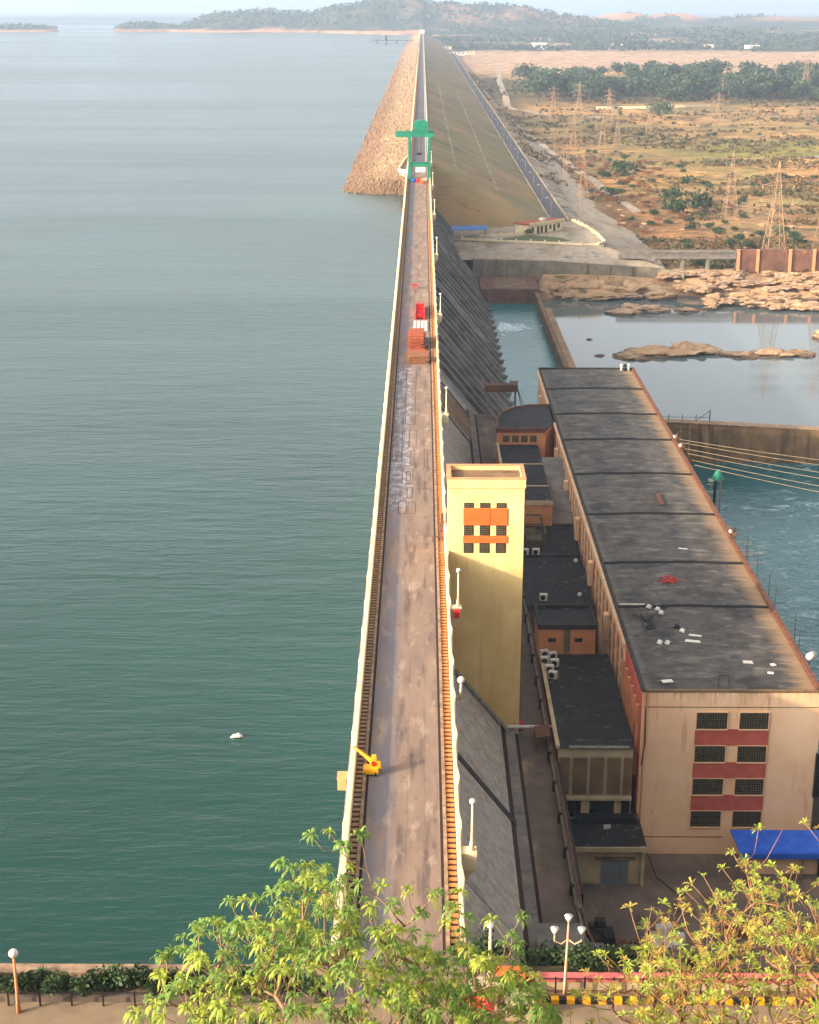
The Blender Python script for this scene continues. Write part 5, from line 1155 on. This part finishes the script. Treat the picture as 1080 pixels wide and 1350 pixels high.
# far buildings
def farb(x, y, w_, d_, h_, label, mk='white', wing=True):
    z = H(x, y) - .5; t = thing('far_building', (x, y, z), label, 'building')
    m_ = MB(); m_.box(x-w_/2, x+w_/2, y, y+d_, z, z+h_)
    if wing: m_.box(x-w_*.5, x-w_*.2, y-d_*.5, y-.1, z, z+h_*.75)
    m_.build('wall', K[mk], t); MB().box(x-w_/2-.6, x+w_/2+.6, y-.6, y+d_+.6, z+h_, z+h_+.8).build('roof', K['conc'], t)
    m_ = MB()
    for q in range(int(w_ / 7)): m_.box(x-w_/2+2+q*7, x-w_/2+5.5+q*7, y-.15, y+.05, z+h_*.45, z+h_*.75)
    m_.build('window', K['glass'], t)
farb(256, 3520, 34, 16, 15, 'white far building left of the hills at the edge of the sandy flats'); farb(280, 3540, 22, 12, 11, 'smaller white far building just right of the first one')
farb(716, 3500, 30, 14, 8, 'long low white far building at the right under the hills'); farb(440, 3640, 24, 14, 8, 'pale far building half hidden in the wood', 'cream'); farb(640, 3600, 20, 14, 9, 'pale far building at the right edge of the wood', 'cream')
farb(40, 3300, 40, 12, 7, 'pale far sheds beside the far end of the dam road', 'cream', False); farb(66, 3000, 30, 12, 6, 'long pale far shed next to the far foot road', 'white', False); farb(90, 3120, 24, 12, 6, 'small pale far shed beyond the far foot road', 'cream', False)
t = thing('gate_house', (-1.5, 3900, 0), 'tiny pale gate house at the far end of the crest road', 'building'); MB().box(-8, 5, 3900, 3910, 0, 9).build('wall', K['cream'], t); MB().box(-9,6,3899,3911,9,10).build('roof', K['conc'], t)
ji = thing('intake_jetty', (-60, 3300, -9), 'tiny dark jetty with posts in the lake near the far shore', 'jetty')
MB().box(-100, -18, 3298, 3304, -4.5, -3.5).build('deck', K['darkconc'], ji)
for x in (-92, -72, -52, -32): MB().box(x-1, x+1, 3299, 3303, -12, -4.5).build('post', K['darkconc'], ji)
MB().box(-76, -72, 3298, 3304, -3.5, 6).build('hoist_frame', K['darkconc'], ji)
# pale track on the plain, white wall strips
def ribbon(nm, pts, w_, mk, lift=.35):
    m_ = MB(); V = []
    P = []
    for (a, b) in zip(pts, pts[1:]):
        n = max(2, int((Vector(b)-Vector(a)).length / 9)); P += [Vector(a).lerp(Vector(b), k/n) for k in range(n)]
    for i, p in enumerate(P):
        d = (P[min(i+1,len(P)-1)] - P[max(0,i-1)]).normalized(); nn = Vector((-d.y, d.x)) * w_/2
        for s in (p - nn, p + nn): V.append((s.x, s.y, H(s.x, s.y) + lift))
    m_.add(V, [(2*i, 2*i+1, 2*i+3, 2*i+2) for i in range(len(P)-1)]); return struct(m_.build(nm, K[mk]))
ribbon('track', [(118,2500),(96,2000),(88,1700),(80,1500),(112,1380),(160,1330)], 7, 'pitch')
ribbon('track', [(66,1700),(68,1450),(82,1100),(94,860),(98,700)], 5, 'pitch')
for i, (a, b, lb) in enumerate((((160,1465),(215,1470),'long low white wall strip in front of the tree belt, left one'),((226,1490),(270,1495),'short low white wall strip in front of the tree belt, right one'))):
    m_ = MB(); m_.wall_line([a,b], 1.2, H(*a)-1, H(*a)+2.4); tag(m_.build('field_wall', K['cream']), lb, 'wall')
# ------------------------------------------------------------------ pylons
def pylon_mesh(parent, h, b, arms):
    m_ = MB(); r = .12
    for sx in (-1,1):
        for sy in (-1,1): m_.tube((sx*b,sy*b,-1),(sx*b*.32,sy*b*.32,h*.62),r,4); m_.tube((sx*b*.32,sy*b*.32,h*.62),(sx*.12,sy*.12,h),r*.8,4)
    for k in range(7):
        f0 = k/7; f1 = (k+1)/7; z0 = h*.62*f0; z1 = h*.62*f1; w0 = b*(1-.68*f0); w1 = b*(1-.68*f1)
        for s in (-1,1):
            m_.tube((-w0,s*w0,z0),(w1,s*w1,z1),.06,4); m_.tube((w0,s*w0,z0),(-w1,s*w1,z1),.06,4); m_.tube((s*w0,-w0,z0),(s*w1,w1,z1),.06,4); m_.tube((s*w0,w0,z0),(s*w1,-w1,z1),.06,4); m_.tube((-w1,s*w1,z1),(w1,s*w1,z1),.06,4)
    m_.build('lattice', K['pylon'], parent)
    for f in arms:
        a = MB(); z = h*f; L = b*1.35
        for s in (-1,1):
            a.tube((0,-.5,z),(s*L,0,z+.2),.14,4); a.tube((0,.5,z),(s*L,0,z+.2),.14,4); a.tube((0,0,z+1.6),(s*L,0,z+.2),.12,4); a.tube((s*L,0,z+.2),(s*L,0,z-1.4),.12,4)
        a.build('cross_arm', K['pylon'], parent)
py0 = D.objects.new('pylon', None); COL.objects.link(py0); pylon_mesh(py0, 38, 4.2, (.66,.78,.9))
first = True
for x, y, s, lb in ((107,1300,.78,'lattice pylon at the left of the plain, farthest of the left cluster'),(127,1290,.85,'lattice pylon at the middle rear of the left cluster'),(146,1240,.72,'lattice pylon at the right rear of the left cluster'),(94,985,.74,'lattice pylon at the front of the left cluster, left one'),(111,975,.74,'lattice pylon at the front of the left cluster, right one'),(152,1300,.72,'small lattice pylon between the left cluster and the belt'),(133,1080,.6,'small lattice pylon right of the front pair'),(168,1180,.55,'small thin lattice pylon in the middle of the plain'),
        (127,560,1.0,'lattice pylon standing behind the left part of the brown wall'),(147,566,1.0,'lattice pylon standing behind the middle of the brown wall'),(164,562,1.0,'lattice pylon at the frame edge behind the brown wall'),(136,690,.8,'lattice pylon on the plain behind the first wall pylon'),
        (392,1640,1.2,'lattice pylon before the tree belt at the right, left of three'),(420,1650,1.0,'lattice pylon before the tree belt at the right, middle of three'),(445,1660,1.0,'lattice pylon before the tree belt, rightmost of three'),(300,1600,.6,'small pylon before the middle of the tree belt'),(232,1250,.7,'small lattice pylon alone in the middle right of the plain'),(78,760,.62,'thin lattice pylon on the pitched slope beside the foot road')):
    if first: o = py0; o.location = (x,y,H(x,y)); o.scale = (s,s,s); first = False
    else: o = dup(py0, (x,y,H(x,y)), .1, s)
    tag(o, lb, 'pylon')
for i, (x, y, h) in enumerate(((72,800,20),(73.5,802,22),(84,1000,15),(70,690,13))):
    t = thing('line_pole', (x,y,H(x,y)), ['tall thin pole on the pitched slope, left of a close pair','tall thin pole on the pitched slope, right of a close pair','thin pole farther up the pitched slope','short thin pole at the near end of the pitched slope'][i], 'pole')
    z = -30; MB().path([(x,y,-31),(x,y,-27+h)],[.22,.12],6).build('shaft', K['pylon'], t); MB().box(x-1.2,x+1.2,y-.1,y+.1,-28.5+h,-28.3+h).build('cross_arm', K['pylon'], t)
# ------------------------------------------------------------------ terrace at the near end of the dam
struct(MB().add([(-60,74,.0),(60,74,.0),(60,83.3,.0),(-60,83.3,.0)],[(0,1,2,3)]).build('terrace_road', K['roadsand']))
lk = thing('stone_wall', (-20, 85.6, 0), 'rubble stone wall along the lake at the near left terrace', 'wall')
MB().box(-60, -6.0, 85.2, 86.0, -8, .75).build('wall', K['stonewall'], lk); MB().box(-60,-6.0,85.1,86.1,.75,.9).build('coping', K['kerb'], lk)
bd = MB().box(-60,-6.4,83.6,85.15,-.4,.14).build('planting_bed', K['ashstain']); struct(bd)
ir = thing('iron_fence', (-20, 82.9, 0), 'black iron post fence before the planting bed on the left terrace', 'fence')
for k in range(15): MB().box(-34+k*2.0-.05,-34+k*2.0+.05,82.85,82.95,0,1.1).build('post', K['black'], ir)
MB().box(-34,-5.9,82.88,82.92,.95,1.0).build('rail', K['black'], ir)
kb = MB().box(-60,-6.2,80.3,80.7,0,.2).build('red_kerb', K['red']); tag(kb, 'dull red kerb along the left terrace road', 'kerb')
pk = thing('terrace_parapet', (20, 85, 0), 'beige parapet with a pink coping along the right terrace', 'wall')
MB().box(6.6, 60, 84.6, 85.1, -2.5, .85).build('wall', K['cement'], pk); MB().box(6.6,60,84.45,85.25,.85,1.02).build('coping', K['pink'], pk)
ir = thing('iron_fence', (20, 84, 0), 'black iron post fence before the pink parapet on the right terrace', 'fence')
for k in range(20): MB().box(6.8+k*1.85-.05,6.8+k*1.85+.05,84.2,84.3,0,1.35).build('post', K['black'], ir)
MB().box(6.8,43,84.22,84.28,1.2,1.26).build('rail', K['black'], ir)
kk = thing('striped_kerb', (20, 83.5, 0), 'yellow and black striped kerb along the right terrace road', 'kerb')
a = MB(); b_ = MB()
for k in range(64): (a if k % 2 else b_).box(6.8+k*.5, 7.3+k*.5, 83.3, 83.7, 0, .34)
a.build('yellow_block', K['cyellow'], kk); b_.build('black_block', K['black'], kk)
struct(MB().box(6.8,60,83.7,84.6,-.2,.16).build('terrace_footway', K['wallbrown']))
struct(MB().add([(-5.9,83.3,.02),(6.6,83.3,.02),(6.6,89,.02),(-5.9,89,.02)],[(0,1,2,3)]).build('dam_approach', K['deck']))
for i, (x0,x1,y0,y1,z1,mk,nm,lb) in enumerate(((5.0,6.55,83.9,84.9,1.5,'orange','orange_cabin','small orange slatted booth at the dam end of the pink parapet'),(3.2,4.9,82.6,83.6,1.6,'cement','kiosk','pale kiosk box at the near end of the downstream parapet'),(5.4,7.0,81.6,82.6,1.2,'cement','kiosk','pale low cabinet before the orange booth'))):
    t = thing(nm, ((x0+x1)/2,(y0+y1)/2,0), lb, 'kiosk'); MB().box(x0,x1,y0,y1,0,z1).build('cabin', K[mk], t); MB().box(x0-.12,x1+.12,y0-.12,y1+.12,z1,z1+.12).build('roof', K[mk], t)
    MB().box(x0+.3,x1-.3,y0-.03,y0+.02,.5,z1-.3).build('hatch', K['glass'], t)
t = thing('red_canopy', (3.6, 81.2, 0), 'red pyramid canopy beside the pale kiosk at the bottom of the view', 'canopy')
MB().add([(2.6,80.6,1.3),(4.6,80.6,1.3),(4.6,82.2,1.3),(2.6,82.2,1.3),(3.6,81.4,2.3)],[(0,1,4),(1,2,4),(2,3,4),(3,0,4)]).build('roof', K['bred'], t)
for x in (2.7,4.5):
    for y in (80.7,82.1): MB().tube((x,y,0),(x,y,1.35),.05).build('post', K['black'], t)
t = thing('globe_lamp', (-25.2, 82.2, 0), 'globe lamp post alone on the near left terrace', 'street lamp')
MB().path([(-25.2,82.2,0),(-25.2,82.2,1.2),(-25.2,82.2,4.0)],[.16,.1,.08],8).build('post', K['peach2'], t, True); MB().ball((-25.2,82.2,4.3),.3,14,10).build('globe', K['globe'], t, True)
t = thing('three_arm_lamp', (9.2, 84.0, 0), 'three armed lamp post with upturned white bowls before the sunken road', 'street lamp')
MB().path([(9.2,84,0),(9.25,84,3),(9.3,84,5.4)],[.11,.08,.06],8).build('post', K['peach'], t, True)
for i, dx in enumerate((-.85,0,.85)):
    a = MB(); a.path([(9.3,84,4.3),(9.3+dx*.5,84,3.95),(9.3+dx,84,4.2),(9.3+dx,84,4.7)] if dx else [(9.3,84,5.3),(9.3,84,5.6)],[.05]*(4 if dx else 2),6); ar = a.build('arm', K['peach'], t, True)
    z = 4.7 if dx else 5.6; MB().tube((9.3+dx,84,z),(9.3+dx,84,z+.4),.1,12,.27).build('bowl', K['globe'], t, True)
t = thing('globe_lamp', (4.5, 85.5, 0), 'globe lamp post rising through the leaves at the end of the downstream parapet', 'street lamp')
MB().path([(4.5,85.5,0),(4.5,85.5,1.5),(4.5,85.5,4.2)],[.18,.12,.09],8).build('post', K['cream'], t, True); MB().ball((4.5,85.5,4.4),.29,14,10).build('globe', K['globe'], t, True)
# planted shrubs of the bed and ferns on the slope
pb = [make_tree('planted_shrub', 'shrub', 60+s, 1.0, .6, .5, 260, .10, 'leaf_d', trunk=False, clumps=5) for s in range(3)]
for k in range(34):
    put(pb, k % 3, (-33+k*.8+R.uniform(-.3,.3), 84.3+R.uniform(-.6,.5), .1), R.uniform(1.1,2.0), k, 'green shrub planted in the bed along the lake wall', 'shrub', 'shrubs in the lakeside bed')
fern = [make_tree('slope_shrub', 'shrub', 70+s, 1.0, .75, .5, 420, .085, 'leaf_d', trunk=False, clumps=6) for s in range(3)]
for k in range(60):
    x = R.uniform(4.2, 34); y = R.uniform(87, 104) if x < 17 else R.uniform(88, 112); s = R.uniform(1.2,2.6)
    put(fern, k % 3, (x, y, H(x,y)-.3), s, R.uniform(0,6), 'dark green shrub on the bank between the terrace and the yard', 'shrub', 'shrubs on the shaded bank')
# ------------------------------------------------------------------ the two trees in the foreground
def big_tree(nm, label, base, tips, seed, leafm, leafm2, bark, leaves, L, mix, r0, bare=0.0, droop=.55):
    rnd = random.Random(seed); root = thing(nm, base, label, 'tree')
    B = Vector(base); nodes = [(B.copy(), None, 0)]; kids = {0: []}
    top = B + Vector((0,0,4.0)); nodes.append((top, 0, 1)); kids[0].append(1); kids[1] = []
    tips = sorted(tips, key=lambda p: (p - top).length)
    tipi = []; tipset = set()
    for p in tips:
        best = None; bd = 1e9
        for i, (q, par, dep) in enumerate(nodes):
            if i == 0: continue
            if i in tipset: continue
            d = (p - q).length + max(0, q.z - p.z + .6) * 1.6 + ((q - top).length) * .22
            if d < bd: bd = d; best = i
        q = nodes[best][0]; dv = p - q; steps = max(2, int(dv.length / .75)); par = best
        for s in range(1, steps):
            f = s / steps; m = q + dv * f + Vector((rnd.gauss(0,.07), rnd.gauss(0,.07), -.22 * math.sin(math.pi*f) * min(2.2, dv.length)*.5 + rnd.gauss(0,.05)))
            nodes.append((m, par, 0)); kids[len(nodes)-1] = []; kids[par].append(len(nodes)-1); par = len(nodes)-1
        nodes.append((p, par, 0)); kids[len(nodes)-1] = []; kids[par].append(len(nodes)-1); tipi.append(len(nodes)-1); tipset.add(len(nodes)-1)
    n = len(nodes); w = [0]*n
    for i in range(n-1, -1, -1):
        if not kids[i]: w[i] = 1
        if nodes[i][1] is not None: w[nodes[i][1]] += w[i]
    rr = [r0 * (x ** .48) for x in w]
    mb = MB()
    # chains
    done = set()
    for i in range(n):
        par = nodes[i][1]
        heads = kids[i]
        for hh, h in enumerate(sorted(heads, key=lambda k: -w[k])):
            if hh == 0 and i != 0 and par is not None: continue
            ch = [i, h]
            while kids[ch[-1]]: ch.append(max(kids[ch[-1]], key=lambda k: w[k]))
            rads = [min(rr[ch[1]]*1.15, rr[i])] + [rr[c] for c in ch[1:]]
            mb.path([nodes[c][0] for c in ch], rads, 6 if rads[0] > .04 else 4)
    mb.build('trunk', K[bark], root, True)
    lf = {0: MB(), 1: MB()}
    for ti in tipi:
        if rnd.random() < bare: continue
        p, par, _ = nodes[ti]; d = (p - nodes[par][0]).normalized(); d = (d + Vector((0,0,.9))).normalized()
        a = d.cross(Vector((rnd.gauss(0,1),rnd.gauss(0,1),.3))).normalized(); b = d.cross(a); mbk = lf[1 if rnd.random() < mix else 0]
        nl = rnd.randint(leaves[0], leaves[1]); sc = rnd.uniform(.75, 1.2) * L
        for k in range(nl):
            t = 2*math.pi*(k + rnd.uniform(-.3,.3))/nl; out = a*math.cos(t) + b*math.sin(t); el = rnd.uniform(.1,.95)
            dirn = (out*(1-el*.55) + d*el).normalized(); l_ = sc*rnd.uniform(.6,1.15); wd = l_*rnd.uniform(.075,.12)
            side = dirn.cross(d)
            if side.length < .05: continue
            side.normalize(); side = (side + d*rnd.uniform(-.35,.35)).normalized()
            p0 = p + d*rnd.uniform(-.1,.06)*L; q1 = p0 + dirn*l_*.45; q2 = p0 + dirn*l_*.8 + Vector((0,0,-l_*droop*.28)); q3 = p0 + dirn*l_*1.0 + Vector((0,0,-l_*droop*.75))
            s0 = side*wd
            mbk.add([p0, q1 - s0*.8, q1 + s0*.8, q2 - s0, q2 + s0, q3], [(0,1,2), (1,3,4,2), (3,5,4)])
    lf[0].build('foliage', K[leafm], root)
    if lf[1].f: lf[1].build('foliage', K[leafm2], root)
    return root
def env(c, r, n, rnd, zmin, test=None, mind=.0, top=.35):
    out = []; tries = 0
    while len(out) < n and tries < n*60:
        tries += 1
        v = Vector((rnd.gauss(0,1), rnd.gauss(0,1), rnd.gauss(0,1))).normalized() * (rnd.uniform(top, 1.0) ** .5)
        k = 1 + .28 * noise.noise(v*1.9 + Vector(c)*.2)
        p = Vector((c[0] + v.x*r[0]*k, c[1] + v.y*r[1]*k, c[2] + v.z*r[2]*k))
        if p.z < zmin or (test and not test(p)): continue
        if mind and any((p - q).length < mind for q in out): continue
        out.append(p)
    return out
OUT = [(-10.2,28.2),(-9.5,29.3),(-8.2,31),(-6.5,31.6),(-5.7,32.6),(-4.2,33.8),(-2.4,33.6),(-1.4,31.2),(.1,30.4),(1.1,30.0),(2.1,30.6),(3.7,30.5),(4.1,28.6),(5.1,27)]
okA = lambda p: p.z < pw(p.x, OUT) - .67 * max(0, p.y - 45) - rnd.random() * .8
OUTB = [(4.4,26.5),(5.6,29.6),(7.2,30.2),(8.6,32.4),(10.0,33.2),(11.3,34.2),(13,34.6),(15.5,34.4)]
okB = lambda p: p.z < pw(p.x, OUTB) - .67 * max(0, p.y - 45) - rnd.random() * .8
rnd = random.Random(3)
tipsA = env((-3.2, 45.5, 25.2), (6.8, 5.6, 7.6), 620, rnd, 24.2, okA, mind=.42, top=.35)
tipsA += env((2.6, 45.5, 25.0), (3.8, 4.0, 4.6), 200, rnd, 24.0, okA, mind=.42)
tipsA += [Vector(p) for p in ((-3.6,44.8,34.2),(-3.0,45.2,34.1),(-1.3,45,32.2),(-.9,44.8,31.6),(-.4,45.2,31.9),(.0,44.9,31.2),(.4,45.1,31.7),(.9,45,30.8),(1.1,44.7,31.5),(-.7,45.4,30.9),(.3,44.6,30.5),(1.5,45.2,30.3),(-1.6,45,31.4),(3.4,45.1,30.9),(3.1,44.9,30.4),(2.4,45,30.9),(-2.5,44.6,33.9),(-6.4,45,31.6),(-7.4,44.6,30.6),(-8.6,45,29.4),(.6,45,31.9),(1.3,45.4,31.7),(1.6,45,31.0),(-4.6,45,33.0),(-8.9,45,28.6),(3.3,45,30.0),(2.9,45.2,29.8),(-2.0,46,33.5))]
big_tree('foreground_tree', 'large tree with drooping yellow green leaf tufts before the near end of the dam', (-2.2, 44.5, 17.5), tipsA, 5, 'leaf_y', 'leaf_g', 'bark', (17, 25), .44, .58, .0135, .03, .95)
rnd = random.Random(8)
tipsB = env((11.4, 45.5, 26.0), (4.8, 5.0, 6.9), 820, rnd, 24.4, okB, mind=.27, top=.25)
tipsB += env((7.6, 45.5, 25.4), (3.0, 3.6, 4.6), 150, rnd, 23.8, okB, mind=.34)
tipsB += [Vector(p) for p in ((11.1,45,34.4),(12.6,45,34.6),(13.2,45.4,34.2),(10.3,45,33.5),(9.4,45,32.6),(7.0,45,31.4),(6.0,45,29.6),(5.7,45.4,28.6),(12.1,45.8,33.9),(13.6,45,33.2),(14.2,44.6,34.0),(10.8,45.4,33.0))]
big_tree('foreground_tree', 'sparse twiggy tree with orange branches and olive leaves before the yard', (13.4, 43.0, 18.0), tipsB, 9, 'leaf_o', 'leaf_y', 'bark_o', (11, 17), .30, .62, .0115, .07, .45)
